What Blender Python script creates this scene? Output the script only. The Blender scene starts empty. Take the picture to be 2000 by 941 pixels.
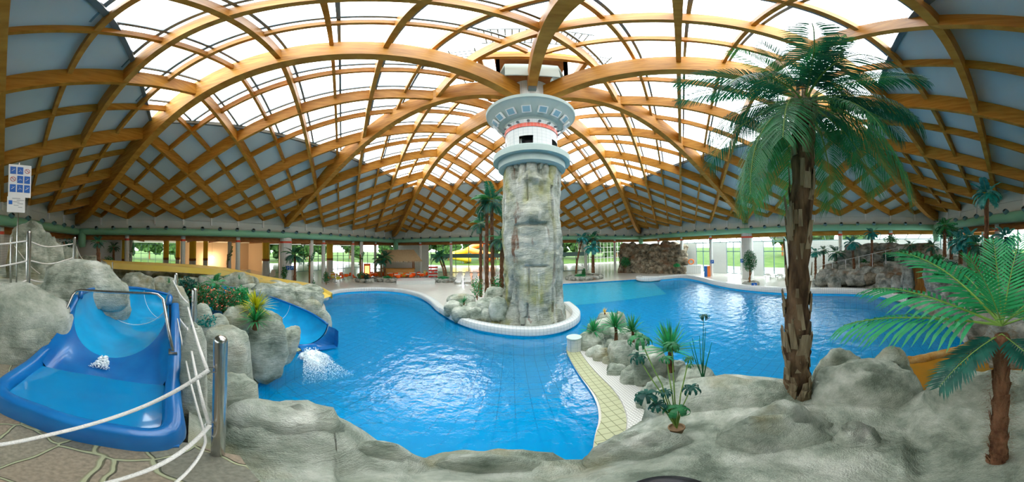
import bpy, math, random
from math import sin, cos, tan, pi, radians as RD, hypot, atan2, sqrt
from mathutils import Vector as V, Matrix, noise
scene = bpy.context.scene
# ---------------------------------------------------------------- camera
EYE = V((0, 0, 3.864))
KX, KY, YC = 420.66, 401.38, 478.08           # px per radian of longitude / latitude, row of latitude 0
YAW, PITCH, ROLL = -0.0039, 0.0158, 0.0156
CAMROT = Matrix.Rotation(YAW, 3, 'Z') @ Matrix.Rotation(PITCH, 3, 'X') @ Matrix.Rotation(ROLL, 3, 'Y')
cd = bpy.data.cameras.new('camera'); cam = bpy.data.objects.new('camera', cd)
scene.collection.objects.link(cam); scene.camera = cam
cd.type = 'PANO'; cd.panorama_type = 'EQUIRECTANGULAR'
cd.longitude_min = -1000 / KX; cd.longitude_max = 1000 / KX
cd.latitude_max = YC / KY; cd.latitude_min = -(941 - YC) / KY
cd.clip_start = 0.05; cd.clip_end = 400
A_ = Matrix(((1, 0, 0), (0, 0, -1), (0, 1, 0)))
cam.matrix_world = Matrix.Translation(EYE) @ (CAMROT @ A_).to_4x4()
# ---------------------------------------------------------------- daylight
w = bpy.data.worlds.new('sky'); scene.world = w; w.use_nodes = True
nt = w.node_tree; nt.nodes.clear()
out = nt.nodes.new('ShaderNodeOutputWorld'); bg = nt.nodes.new('ShaderNodeBackground')
tc = nt.nodes.new('ShaderNodeTexCoord'); nz = nt.nodes.new('ShaderNodeTexNoise'); rp = nt.nodes.new('ShaderNodeValToRGB')
nz.inputs['Scale'].default_value = 2.2; nz.inputs['Detail'].default_value = 5
rp.color_ramp.elements[0].position = .35; rp.color_ramp.elements[0].color = (.86, .93, 1, 1)
rp.color_ramp.elements[1].position = .62; rp.color_ramp.elements[1].color = (1, 1, 1, 1)
nt.links.new(tc.outputs['Generated'], nz.inputs['Vector']); nt.links.new(nz.outputs['Fac'], rp.inputs['Fac'])
nt.links.new(rp.outputs['Color'], bg.inputs['Color']); bg.inputs['Strength'].default_value = 3.0
nt.links.new(bg.outputs[0], out.inputs[0])
try: w.cycles.sampling_method = 'AUTOMATIC'
except Exception: pass
vs = scene.view_settings
vs.view_transform = 'Standard'; vs.look = 'None'; vs.gamma = 1; vs.use_curve_mapping = False; vs.exposure = 1.25
try:
    scene.cycles.max_bounces = 10; scene.cycles.diffuse_bounces = 5; scene.cycles.transparent_max_bounces = 24
    scene.cycles.caustics_reflective = False; scene.cycles.caustics_refractive = False
    scene.cycles.sample_clamp_indirect = 6
except Exception: pass
# ---------------------------------------------------------------- helpers
RNG = random.Random(7)
def dirv(x, y):
    lon = (x - 1000) / KX; lat = (YC - y) / KY
    return CAMROT @ V((sin(lon) * cos(lat), cos(lon) * cos(lat), sin(lat)))
def at(x, y, d):
    """world point seen at photo pixel x,y at horizontal distance d metres"""
    r = dirv(x, y); return EYE + r * (d / hypot(r.x, r.y))
def onz(x, y, z=0.0):
    r = dirv(x, y); return EYE + r * ((z - EYE.z) / r.z)
def dist(p): return hypot(p.x - EYE.x, p.y - EYE.y)
def face_cam(p): return atan2(p.y, p.x) - pi / 2       # rotation so that local +y points away from the eye
COL = scene.collection
class MB:
    def __init__(s): s.v = []; s.f = []
    def add(s, vs, fs):
        n = len(s.v); s.v += [V(a) for a in vs]; s.f += [tuple(i + n for i in f) for f in fs]; return s
    def box(s, c, d, rot=None, taper=1.0):
        x, y, z = d[0] / 2, d[1] / 2, d[2] / 2; c = V(c); vs = []
        for k in (-1, 1):
            t = taper if k > 0 else 1
            for a, b in ((-1, -1), (1, -1), (1, 1), (-1, 1)):
                p = V((a * x * t, b * y * t, k * z))
                if rot is not None: p = (Matrix.Rotation(rot, 3, 'Z') if isinstance(rot, (int, float)) else rot) @ p
                vs.append(c + p)
        return s.add(vs, [(3, 2, 1, 0), (4, 5, 6, 7), (0, 1, 5, 4), (1, 2, 6, 5), (2, 3, 7, 6), (3, 0, 4, 7)])
    def ribbon(s, pts, w, h, up=None):
        """rectangular bar following pts (points on its underside)"""
        pts = [V(p) for p in pts]; vs = []; fs = []; n = len(pts); hh = h if isinstance(h, list) else [h] * n
        for i, p in enumerate(pts):
            h = hh[i]; t = (pts[min(i + 1, n - 1)] - pts[max(i - 1, 0)]).normalized()
            sd = t.cross(V((0, 0, 1))); sd = sd.normalized() if sd.length > 1e-4 else V((1, 0, 0))
            u = sd.cross(t).normalized() if up is None else V(up)
            for a, b in ((-1, 0), (1, 0), (1, 1), (-1, 1)): vs.append(p + sd * (a * w / 2) + u * (b * h))
        for i in range(n - 1):
            o = i * 4
            for k in range(4): fs.append((o + k, o + (k + 1) % 4, o + 4 + (k + 1) % 4, o + 4 + k))
        fs += [(3, 2, 1, 0), (n * 4 - 4, n * 4 - 3, n * 4 - 2, n * 4 - 1)]
        return s.add(vs, fs)
    def tube(s, pts, r, seg=8, jitter=0, caps=True, flat=1.0):
        pts = [V(p) for p in pts]; n = len(pts); vs = []; fs = []
        rr = r if isinstance(r, (list, tuple)) else [r] * n
        ref = None
        for i, p in enumerate(pts):
            t = (pts[min(i + 1, n - 1)] - pts[max(i - 1, 0)]).normalized()
            if ref is None: ref = V((0, 0, 1)) if abs(t.z) < .9 else V((1, 0, 0))
            a = t.cross(ref).normalized(); b = a.cross(t).normalized(); ref = b
            for k in range(seg):
                q = 2 * pi * k / seg; rad = rr[i] * (1 + (RNG.uniform(-jitter, jitter) if jitter else 0))
                vs.append(p + a * (cos(q) * rad) + b * (sin(q) * rad * flat))
        for i in range(n - 1):
            for k in range(seg): fs.append((i * seg + k, i * seg + (k + 1) % seg, (i + 1) * seg + (k + 1) % seg, (i + 1) * seg + k))
        if caps: fs += [tuple(range(seg))[::-1], tuple((n - 1) * seg + k for k in range(seg))]
        return s.add(vs, fs)
    def lathe(s, prof, c=(0, 0, 0), seg=48, a0=0, a1=2 * pi):
        c = V(c); full = abs(a1 - a0 - 2 * pi) < 1e-6; m = seg if full else seg + 1; vs = []; fs = []
        for r, z in prof:
            for k in range(m):
                q = a0 + (a1 - a0) * k / seg; vs.append(c + V((r * cos(q), r * sin(q), z)))
        for i in range(len(prof) - 1):
            for k in range(seg):
                k2 = (k + 1) % m if full else k + 1
                fs.append((i * m + k, i * m + k2, (i + 1) * m + k2, (i + 1) * m + k))
        return s.add(vs, fs)
    def prism(s, poly, z0, z1):
        n = len(poly); vs = [(p[0], p[1], z0) for p in poly] + [(p[0], p[1], z1) for p in poly]
        fs = [tuple(range(n))[::-1], tuple(range(n, 2 * n))] + [(i, (i + 1) % n, n + (i + 1) % n, n + i) for i in range(n)]
        return s.add(vs, fs)
    def grid(s, P):
        """P: list of rows of points"""
        m = len(P[0]); vs = [p for r in P for p in r]
        return s.add(vs, [(i * m + k, i * m + k + 1, (i + 1) * m + k + 1, (i + 1) * m + k) for i in range(len(P) - 1) for k in range(m - 1)])
    def xf(s, M):
        s.v = [M @ p for p in s.v]; return s
    def build(s, name, mat, parent=None, smooth=False, loc=None):
        me = bpy.data.meshes.new(name); me.from_pydata([tuple(p) for p in s.v], [], s.f); me.update()
        if smooth:
            me.polygons.foreach_set('use_smooth', [True] * len(me.polygons))
        me.materials.append(mat)
        o = bpy.data.objects.new(name, me); COL.objects.link(o)
        if parent is not None: o.parent = parent
        if loc is not None: o.location = loc
        return o
def auto_smooth(o, ang=40):
    me = o.data; me.polygons.foreach_set('use_smooth', [True] * len(me.polygons))
    import bmesh
    bm = bmesh.new(); bm.from_mesh(me); c = cos(RD(ang))
    for e in bm.edges:
        if len(e.link_faces) == 2 and e.link_faces[0].normal.dot(e.link_faces[1].normal) < c: e.smooth = False
    bm.to_mesh(me); bm.free(); return o
def tag(o, label=None, cat=None, group=None, kind=None):
    if label: o['label'] = label
    if cat: o['category'] = cat
    if group: o['group'] = group
    if kind: o['kind'] = kind
    return o
def struct(o): o['kind'] = 'structure'; return o
def empty(name, loc=(0, 0, 0), rz=0):
    o = bpy.data.objects.new(name, None); COL.objects.link(o); o.location = loc; o.rotation_euler = (0, 0, rz); o.empty_display_size = .2; return o
def copy_tree(o, parent=None, loc=None, rz=None, sc=None, label=None):
    c = o.copy(); COL.objects.link(c); c.parent = parent
    for ch in list(o.children): copy_tree(ch, c)
    if loc is not None: c.location = loc
    if rz is not None: c.rotation_euler = (0, 0, rz)
    if sc is not None: c.scale = (sc, sc, sc) if not hasattr(sc, '__len__') else sc
    if label: c['label'] = label
    return c
def srgb(r, g, b):
    f = lambda c: (c / 255 / 12.92) if c / 255 <= .04045 else ((c / 255 + .055) / 1.055) ** 2.4
    return (f(r), f(g), f(b), 1)
ordn = ['first', 'second', 'third', 'fourth', 'fifth', 'sixth', 'seventh', 'eighth', 'ninth', 'tenth', 'eleventh', 'twelfth', 'thirteenth', 'fourteenth', 'fifteenth', 'sixteenth']
# ---------------------------------------------------------------- materials
def mat(name, col, rough=.6, spec=.3, metal=0, col2=None, scale=4, stretch=(1, 1, 1), bump=0, bscale=None, detail=4, contrast=(.35, .65), emit=None, alpha=None, trans=0, bdist=.05, coat=0):
    m = bpy.data.materials.new(name); m.use_nodes = True; N = m.node_tree.nodes; L = m.node_tree.links
    p = N['Principled BSDF']; p.inputs['Base Color'].default_value = (*col[:3], 1)
    p.inputs['Roughness'].default_value = rough; p.inputs['Specular IOR Level'].default_value = spec; p.inputs['Metallic'].default_value = metal
    if coat: p.inputs['Coat Weight'].default_value = coat
    if col2 is not None or bump:
        t = N.new('ShaderNodeTexCoord'); mp = N.new('ShaderNodeMapping'); mp.inputs['Scale'].default_value = stretch
        L.new(t.outputs['Object'], mp.inputs['Vector'])
    if col2 is not None:
        n = N.new('ShaderNodeTexNoise'); n.inputs['Scale'].default_value = scale; n.inputs['Detail'].default_value = detail
        L.new(mp.outputs[0], n.inputs['Vector'])
        r = N.new('ShaderNodeValToRGB'); r.color_ramp.elements[0].position = contrast[0]; r.color_ramp.elements[1].position = contrast[1]
        r.color_ramp.elements[0].color = (*col[:3], 1); r.color_ramp.elements[1].color = (*col2[:3], 1)
        L.new(n.outputs['Fac'], r.inputs['Fac']); L.new(r.outputs['Color'], p.inputs['Base Color'])
    if bump:
        n2 = N.new('ShaderNodeTexNoise'); n2.inputs['Scale'].default_value = bscale or scale; n2.inputs['Detail'].default_value = 6
        L.new(mp.outputs[0], n2.inputs['Vector']); b = N.new('ShaderNodeBump'); b.inputs['Strength'].default_value = bump; b.inputs['Distance'].default_value = bdist
        L.new(n2.outputs['Fac'], b.inputs['Height']); L.new(b.outputs[0], p.inputs['Normal'])
    if emit: p.inputs['Emission Color'].default_value = (*emit[0][:3], 1); p.inputs['Emission Strength'].default_value = emit[1]
    return m
def tiled(name, col, grout, size=.15, rough=.25, spec=.5, axes='xyz', gw=.06, offset=0.0):
    """ceramic tile grid in world space on any face direction"""
    m = mat(name, col, rough, spec); N = m.node_tree.nodes; L = m.node_tree.links; p = N['Principled BSDF']
    g = N.new('ShaderNodeNewGeometry'); sp = N.new('ShaderNodeSeparateXYZ'); L.new(g.outputs['Position'], sp.inputs[0])
    sn = N.new('ShaderNodeSeparateXYZ'); L.new(g.outputs['Normal'], sn.inputs[0])
    def M_(op, a, b=None, c=None):
        n = N.new('ShaderNodeMath'); n.operation = op
        for i, q in enumerate((a, b, c)):
            if q is None: continue
            if hasattr(q, 'is_output'): L.new(q, n.inputs[i])
            else: n.inputs[i].default_value = q
        return n.outputs[0]
    lines = []
    for ax in range(3):
        f = M_('FRACT', M_('ADD', M_('DIVIDE', sp.outputs[ax], size), offset))
        l = M_('LESS_THAN', f, gw)
        ok = M_('LESS_THAN', M_('ABSOLUTE', sn.outputs[ax]), .8)
        lines.append(M_('MULTIPLY', l, ok))
    mx = M_('MAXIMUM', M_('MAXIMUM', lines[0], lines[1]), lines[2])
    n = N.new('ShaderNodeTexNoise'); n.inputs['Scale'].default_value = 1.5
    L.new(g.outputs['Position'], n.inputs['Vector'])
    mixn = N.new('ShaderNodeMix'); mixn.data_type = 'RGBA'; mixn.inputs[6].default_value = (*[c * .88 for c in col[:3]], 1); mixn.inputs[7].default_value = (*col[:3], 1)
    L.new(n.outputs['Fac'], mixn.inputs[0])
    mix = N.new('ShaderNodeMix'); mix.data_type = 'RGBA'; L.new(mx, mix.inputs[0]); L.new(mixn.outputs[2], mix.inputs[6]); mix.inputs[7].default_value = (*grout[:3], 1)
    L.new(mix.outputs[2], p.inputs['Base Color'])
    return m
def glass(name, tint=(.95, 1, .98), refl=1.3, rough=.02):
    m = bpy.data.materials.new(name); m.use_nodes = True; N = m.node_tree.nodes; L = m.node_tree.links; N.clear()
    o = N.new('ShaderNodeOutputMaterial'); t = N.new('ShaderNodeBsdfTransparent'); t.inputs[0].default_value = (*tint, 1)
    g = N.new('ShaderNodeBsdfGlossy'); g.inputs['Roughness'].default_value = rough; f = N.new('ShaderNodeFresnel'); f.inputs[0].default_value = refl
    mx = N.new('ShaderNodeMixShader'); L.new(f.outputs[0], mx.inputs[0]); L.new(t.outputs[0], mx.inputs[1]); L.new(g.outputs[0], mx.inputs[2]); L.new(mx.outputs[0], o.inputs[0])
    return m
def rockmat(name, a, b, c, scale=1.2, bump=.6, warm=None, wpos=(.6, .75)):
    """a dark, b mid, c light; strata bump, cracks and stains"""
    m = bpy.data.materials.new(name); m.use_nodes = True; N = m.node_tree.nodes; L = m.node_tree.links
    p = N['Principled BSDF']; p.inputs['Roughness'].default_value = .9; p.inputs['Specular IOR Level'].default_value = .2
    g = N.new('ShaderNodeNewGeometry')
    n = N.new('ShaderNodeTexNoise'); n.inputs['Scale'].default_value = scale; n.inputs['Detail'].default_value = 9; n.inputs['Roughness'].default_value = .65
    L.new(g.outputs['Position'], n.inputs['Vector'])
    r = N.new('ShaderNodeValToRGB'); e = r.color_ramp.elements; e[0].position = .36; e[0].color = (*a[:3], 1); e[1].position = .66; e[1].color = (*c[:3], 1)
    q = e.new(.5); q.color = (*b[:3], 1)
    L.new(n.outputs['Fac'], r.inputs['Fac']); last = r.outputs['Color']
    if warm is not None:
        n3 = N.new('ShaderNodeTexNoise'); n3.inputs['Scale'].default_value = scale * .5; n3.inputs['Detail'].default_value = 4
        mp3 = N.new('ShaderNodeMapping'); mp3.inputs['Location'].default_value = (5, 9, 3); L.new(g.outputs['Position'], mp3.inputs[0]); L.new(mp3.outputs[0], n3.inputs['Vector'])
        r3 = N.new('ShaderNodeValToRGB'); r3.color_ramp.elements[0].position = wpos[0]; r3.color_ramp.elements[1].position = wpos[1]; L.new(n3.outputs['Fac'], r3.inputs['Fac'])
        mx = N.new('ShaderNodeMix'); mx.data_type = 'RGBA'; L.new(r3.outputs['Color'], mx.inputs[0]); L.new(last, mx.inputs[6]); mx.inputs[7].default_value = (*warm[:3], 1); last = mx.outputs[2]
    L.new(last, p.inputs['Base Color'])
    n2 = N.new('ShaderNodeTexNoise'); n2.inputs['Scale'].default_value = 9; n2.inputs['Detail'].default_value = 10; n2.inputs['Roughness'].default_value = .7
    mp = N.new('ShaderNodeMapping'); mp.inputs['Scale'].default_value = (.5, .5, 1.6); L.new(g.outputs['Position'], mp.inputs[0]); L.new(mp.outputs[0], n2.inputs['Vector'])
    n4 = N.new('ShaderNodeTexNoise'); n4.inputs['Scale'].default_value = 70; n4.inputs['Detail'].default_value = 3; L.new(g.outputs['Position'], n4.inputs['Vector'])
    ad = N.new('ShaderNodeMath'); ad.operation = 'MULTIPLY_ADD'; ad.inputs[1].default_value = .18; L.new(n4.outputs['Fac'], ad.inputs[0]); L.new(n2.outputs['Fac'], ad.inputs[2])
    b_ = N.new('ShaderNodeBump'); b_.inputs['Strength'].default_value = bump; b_.inputs['Distance'].default_value = .10; L.new(ad.outputs[0], b_.inputs['Height']); L.new(b_.outputs[0], p.inputs['Normal'])
    return m
M = {}
M['wood'] = mat('honey glulam', (.38, .15, .011), .5, .3, col2=(.58, .29, .045), scale=1.3, stretch=(1, 1, 7), contrast=(.3, .7), bump=.1, bscale=8)
M['wood_dark'] = mat('brown timber', (.22, .08, .02), .6, .2, col2=(.34, .14, .04), scale=2, stretch=(1, 1, 5))
M['panel'] = mat('grey roof panel', (.56, .66, .66), .7, .15, col2=(.60, .70, .70), scale=.4)
M['board'] = mat('painted boards', (.62, .68, .64), .6, .2, col2=(.7, .74, .7), scale=.6)
M['duct'] = mat('mint duct', (.20, .50, .34), .4, .4, col2=(.24, .56, .38), scale=.5)
M['nozzle'] = mat('blue grey nozzle', (.12, .27, .33), .35, .5)
M['steel'] = mat('grey steel', (.17, .22, .24), .4, .5, metal=.3)
M['stainless'] = mat('brushed stainless', (.52, .52, .5), .22, .5, metal=1.0, bump=.05, bscale=80, col2=(.42, .42, .4), scale=30, stretch=(1, 1, .1))
M['frame'] = mat('green grey frame', (.13, .25, .25), .5, .4)
M['white'] = mat('white paint', (.8, .82, .8), .5, .3)
M['beige'] = mat('beige plaster', (.62, .5, .38), .8, .1)
M['yellow'] = mat('yellow paint', (.85, .55, .03), .45, .4)
M['red'] = mat('red tile', (.75, .07, .03), .35, .5)
M['tile'] = tiled('white tile', (.72, .76, .74), (.33, .4, .4), .15, .25, .5, gw=.07)
M['tilefine'] = tiled('fine white tile', (.7, .75, .74), (.36, .46, .47), .2, .3, .5, gw=.05)
M['floor'] = tiled('pale floor tile', (.62, .61, .55), (.52, .52, .47), .3, .16, .5, gw=.03)
M['rimtile'] = tiled('cream rim tile', (.44, .46, .27), (.16, .18, .09), .16, .4, .4, gw=.08)
M['glass'] = glass('clear glass'); M['skyglass'] = glass('roof glass', (.97, 1, 1), 1.08)
M['rock'] = rockmat('pale green grey artificial rock', (.21, .26, .20), (.48, .54, .44), (.80, .83, .73), 1.7, 1.0, warm=(.36, .32, .16), wpos=(.58, .74))
M['rockfar'] = rockmat('grey layered rock', (.12, .14, .12), (.34, .36, .32), (.62, .63, .56), 1.6, 1.0, warm=(.27, .17, .10), wpos=(.60, .74))
M['rockbrown'] = rockmat('brown waterfall rock', (.05, .05, .04), (.24, .21, .15), (.52, .47, .36), 1.6, 1.0, warm=(.24, .13, .07), wpos=(.54, .70))
M['grass'] = mat('lawn', (.035, .085, .012), .9, .1, col2=(.07, .12, .025), scale=.5)
M['paving'] = mat('pale paving', (.22, .21, .19), .8, .1, col2=(.16, .15, .14), scale=.7)
M['leaf_tree'] = mat('tree foliage', (.012, .04, .008), .8, .1, col2=(.06, .13, .03), scale=1.2)
M['bluetile'] = tiled('blue pool tile', (.01, .30, .62), (.002, .09, .30), .42, .35, .4, gw=.07)
M['black'] = mat('black plastic', (.015, .015, .018), .35, .4)
M['rope'] = mat('white rope', (.78, .77, .72), .8, .1, bump=.8, bscale=120, bdist=.01)
# ================================================================ the hall: square plan, central pillar, cloister roof
U = 2.4
PC = V((0.443 * U, 4.3063 * U, 0)); HS = 7.9032 * U; P_ = HS / 8      # pillar centre, half side, grid pitch
cc_ = [3.4651, 2.3504, -1.3149, -17.2251, 16.4153, -2.8324]; cm_ = [3.5895, 5.0951, -18.988, 14.204, -.6914, -2.3157]
def zarch(a, mid=.5):
    t = min(abs(a) / HS, 1.0); return EYE.z + U * sum(((1 - mid) * cc_[i] + mid * cm_[i]) * t ** i for i in range(6))
def zroof(a):      # the glazed lattice keeps rising toward the pillar where the great arches dip
    t = abs(a) / HS; q = zarch(.3 * HS)
    return zarch(a) if t > .3 else q + 1.10 * (1 - (t / .3) ** 2) * .95
def linf(x, y): return max(abs(x), abs(y))
def rp_(x, y, dz=0): return PC + V((x, y, zroof(linf(x, y)) + dz))
SKY = 4.8 * U
def skin(a): t = min(1, max(0, (1 - a / HS) / .3)); return .97 + .27 * t          # height of the roof skin above the arch soffit
X0, X1, Y0, Y1 = PC.x - HS, PC.x + HS, PC.y - HS, PC.y + HS
# opaque ring of grey panels and the square skylight above the middle
def ring_surface(a0, a1, n, dz, m=24):
    mb = MB()
    for q in range(4):
        R = Matrix.Rotation(q * pi / 2, 3, 'Z'); P = []
        for i in range(n + 1):
            a = a0 + (a1 - a0) * i / n
            P.append([PC + R @ V((a * (-1 + 2 * k / m), a, zroof(a) + skin(a) + dz)) for k in range(m + 1)])
        mb.grid(P)
    return mb
o = ring_surface(SKY, HS + .1, 14, 0); struct(o.build('ceiling', M['panel'], smooth=True))
o = ring_surface(1.9, SKY, 20, .12); struct(o.build('window_1', M['skyglass'], smooth=True))
fr = MB()
for q in range(4):
    R = Matrix.Rotation(q * pi / 2, 3, 'Z')
    fr.ribbon([PC + R @ V((SKY * (-1 + 2 * k / 12), SKY, zarch(SKY) + skin(SKY) - .12)) for k in range(13)], .14, .22)
struct(fr.build('trim_1', M['steel']))
# eight great arches
ARN = ['left rear corner', 'middle of the left wall', 'left far corner', 'middle of the far wall', 'right far corner', 'middle of the right wall', 'right rear corner', 'rear wall, passing overhead']
ARD = [(-1, -1), (-1, 0), (-1, 1), (0, 1), (1, 1), (1, 0), (1, -1), (0, -1)]
for nme, (dx, dy) in zip(ARN, ARD):
    L_ = hypot(dx, dy); pts = []
    a0 = .62 if L_ == 1 else .62 / L_
    a0 = .95 / L_
    for i in range(41):
        a = a0 + (HS - .05 - a0) * i / 40; pts.append(PC + V((dx * a, dy * a, zarch(a, 1 if L_ == 1 else 0))))
    root = empty('glulam_arch', pts[-1]); tag(root, 'great curved timber arch from the central pillar to the ' + nme, 'roof arch')
    hs_ = [skin(linf(p.x - PC.x, p.y - PC.y)) - .02 for p in pts]; ab = MB().ribbon(pts, .40, hs_, up=(0, 0, 1)); ab.xf(Matrix.Translation(-pts[-1])); ab.build('beam', M['wood'], root)
    sh = MB(); pz = pts[-1]; ud = V((dx, dy, 0)).normalized()
    sh.box(V((0, 0, -.02)) - ud * .2, (.36, .36, .1), atan2(dy, dx)); sh.build('steel_shoe', M['steel'], root)
    cr = MB(); pc = pts[0]; cr.box(pc - pts[-1] + ud * .12 + V((0, 0, .35)), (.30, .36, .9), atan2(dy, dx)); cr.build('end_plate', M['steel'], root)
# lattice of diagonal beams
WN = {(-1, 0): 'left wall', (1, 0): 'right wall', (0, 1): 'far wall', (0, -1): 'rear wall'}
for fam in (0, 1):
    for k in range(-15, 16):
        if k == 0: continue
        c = k * P_; deep = (k % 2 == 0)
        # line u - w = c (fam 0) or u + w = c (fam 1)
        lo = max(-HS, -HS + c); hi = min(HS, HS + c); n = max(4, int((hi - lo) / .6)); seg = []; segs = []
        for i in range(n + 1):
            u_ = lo + (hi - lo) * i / n; w_ = (u_ - c) if fam == 0 else (c - u_)
            if linf(u_, w_) < 2.2:
                if len(seg) > 1: segs.append(seg)
                seg = []; continue
            seg.append((u_, w_))
        if len(seg) > 1: segs.append(seg)
        for si, seg in enumerate(segs):
            # add the exact crest where the line crosses the other diagonal
            pts = []
            for a, b in zip(seg, seg[1:]):
                pts.append(a)
                fa, fb = abs(a[0]) - abs(a[1]), abs(b[0]) - abs(b[1])
                if fa * fb < 0: t = fa / (fa - fb); pts.append((a[0] + (b[0] - a[0]) * t, a[1] + (b[1] - a[1]) * t))
            pts.append(seg[-1])
            wd = .18 if deep else .13
            zlo = lambda p: .42 if deep else skin(linf(*p)) - .38
            z0 = zlo(pts[0]); h = [skin(linf(*p)) - .02 - zlo(p) for p in pts]
            org = rp_(*pts[0], z0); w3 = [rp_(*p, zlo(p)) - org for p in pts]
            root = empty('lattice_beam', org)
            s1 = 'left' if (fam == 0) == (k < 0) else 'right'
            tag(root, '%s roof beam, %s out from the %s %s diagonal arch%s' % ('deep' if deep else 'slender', ordn[abs(k) - 1], 'left' if fam == (0 if k > 0 else 1) else 'right', 'rising' if fam == 0 else 'falling', '' if len(segs) == 1 else (', left piece' if si == 0 else ', right piece')), 'roof beam', 'diagonal timber lattice beams of the roof')
            MB().ribbon(w3, wd, h, up=(0, 0, 1)).build('beam', M['wood'], root)
            # steel glazing bar above the beam where the roof is glass
            cur = []
            for p in pts + [(1e9, 1e9)]:
                if linf(*p) <= SKY + .3: cur.append(rp_(p[0] + .17, p[1] + (-.17 if fam == 0 else .17), skin(linf(*p)) - .02) - org)
                else:
                    if len(cur) > 1: MB().ribbon([q + V((0, 0, .02)) for q in cur], .10, .09, up=(0, 0, 1)).build('glazing_bar', M['steel'], root)
                    cur = []
# high side walls above the duct, posts, ducts with nozzles, edge beams
def wall_pts(side, t, off=0):
    d = HS + off
    return {'left': V((PC.x - d, PC.y + t, 0)), 'right': V((PC.x + d, PC.y - t, 0)), 'far': V((PC.x + t, PC.y + d, 0)), 'rear': V((PC.x - t, PC.y - d, 0))}[side]
WROT = {'left': pi / 2, 'far': 0, 'right': pi / 2, 'rear': 0}
for side in ('left', 'far', 'right', 'rear'):
    mb = MB(); rot = WROT[side]
    for z0, z1 in ((4.95, 5.65), (5.67, 6.28), (6.30, 7.0)):
        c = wall_pts(side, 0, .12); mb.box(c + V((0, 0, (z0 + z1) / 2)), (2 * HS + .3, .12, z1 - z0), rot)
    c = wall_pts(side, 0, .20); mb.box(c + V((0, 0, 5.96)), (2 * HS + .3, .06, 2.1), rot)
    struct(mb.build('wall_' + side, M['board']))
    ps = MB()
    for j in range(-7, 8):
        c = wall_pts(side, j * P_, 0); ps.box(c + V((0, 0, 6.45)), (.14, .14, 1.1), rot)
    struct(ps.build('trim_2', M['white']))
    eb = MB(); c = wall_pts(side, 0, .1); eb.box(c + V((0, 0, 4.72)), (2 * HS + .3, .22, .42), rot); struct(eb.build('trim_3', M['wood_dark'] if side != 'right' else M['wood']))
dz_ = 5.25; dr_ = .30
nzroot = None
for side in ('left', 'far', 'right', 'rear'):
    root = empty('air_duct', wall_pts(side, 0, -.38) + V((0, 0, dz_)), {'left': pi / 2, 'far': 0, 'right': -pi / 2, 'rear': pi}[side])
    tag(root, 'mint green round air duct running along the %s wall under the roof' % side, 'air duct')
    pp = [V((-HS + .55 + (2 * HS - 1.1) * i / 60, 0, 0)) for i in range(61)]
    rr = [dr_ + (.012 if i % 6 == 0 else 0) for i in range(61)]
    MB().tube(pp, rr, 16).build('pipe', M['duct'], root, smooth=True)
    # elbow dropping at one corner
    if side in ('left', 'far', 'rear', 'right'):
        e = MB(); x = -HS + .75; e.tube([V((x, 0, .1)), V((x, 0, -1.0)), V((x + .05, 0, -1.45))], [.36, .36, .30], 16); e.build('down_pipe', M['duct'], root, smooth=True)
    zt = None
    for i in range(24):
        x = -HS + 2.2 + i * (2 * HS - 4.2) / 23
        a = {'left': 1, 'far': 1, 'right': 1, 'rear': 1}[side]
        if zt is None:
            mbn = MB().tube([V((0, 0, 0)), V((0, -.05, .04)), V((0, -.20, .14)), V((0, -.24, .17))], [.10, .17, .15, .12], 12, caps=False)
            zt = mbn.build('nozzle', M['nozzle'], root, smooth=True, loc=(x, -.12 , .22)); zi = MB().tube([V((0, -.2, .14)), V((0, -.22, .155))], .11, 12).build('throat', M['black'], zt)
        else:
            c = zt.copy(); COL.objects.link(c); c.parent = root; c.location = (x, -.12, .22); d = zi.copy(); COL.objects.link(d); d.parent = c
# columns around the square
def column(p, r, top, redz=4.57, m='tile', label=None, cat='column', group=None, seg=14):
    root = empty('round_column', p); tag(root, label, cat, group)
    MB().lathe([(r, 0), (r, redz - .09), (r, redz + .09), (r, top), (0, top)], seg=seg).build('shaft', M[m], root, smooth=True)
    MB().lathe([(r + .01, redz - .1), (r + .012, redz - .1), (r + .012, redz + .08), (r, redz + .08)], seg=seg).build('red_band', M['red'], root)
    return root
for side in ('left', 'far', 'right', 'rear'):
    for j in (-6, -4, -2, 0, 2, 4, 6):
        big = (j == 0)
        column(wall_pts(side, j * P_, .05), .62 if big else .2, 5.5 if big else 4.93, label=('massive white tiled round column with red band at the middle of the %s side' % side) if big else 'slim white column with red band, %s %s of the massive one, %s side' % (ordn[abs(j) // 2 - 1], ('right' if j > 0 else 'left'), side), seg=28 if big else 14, group='slim white columns with a red band')
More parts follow.
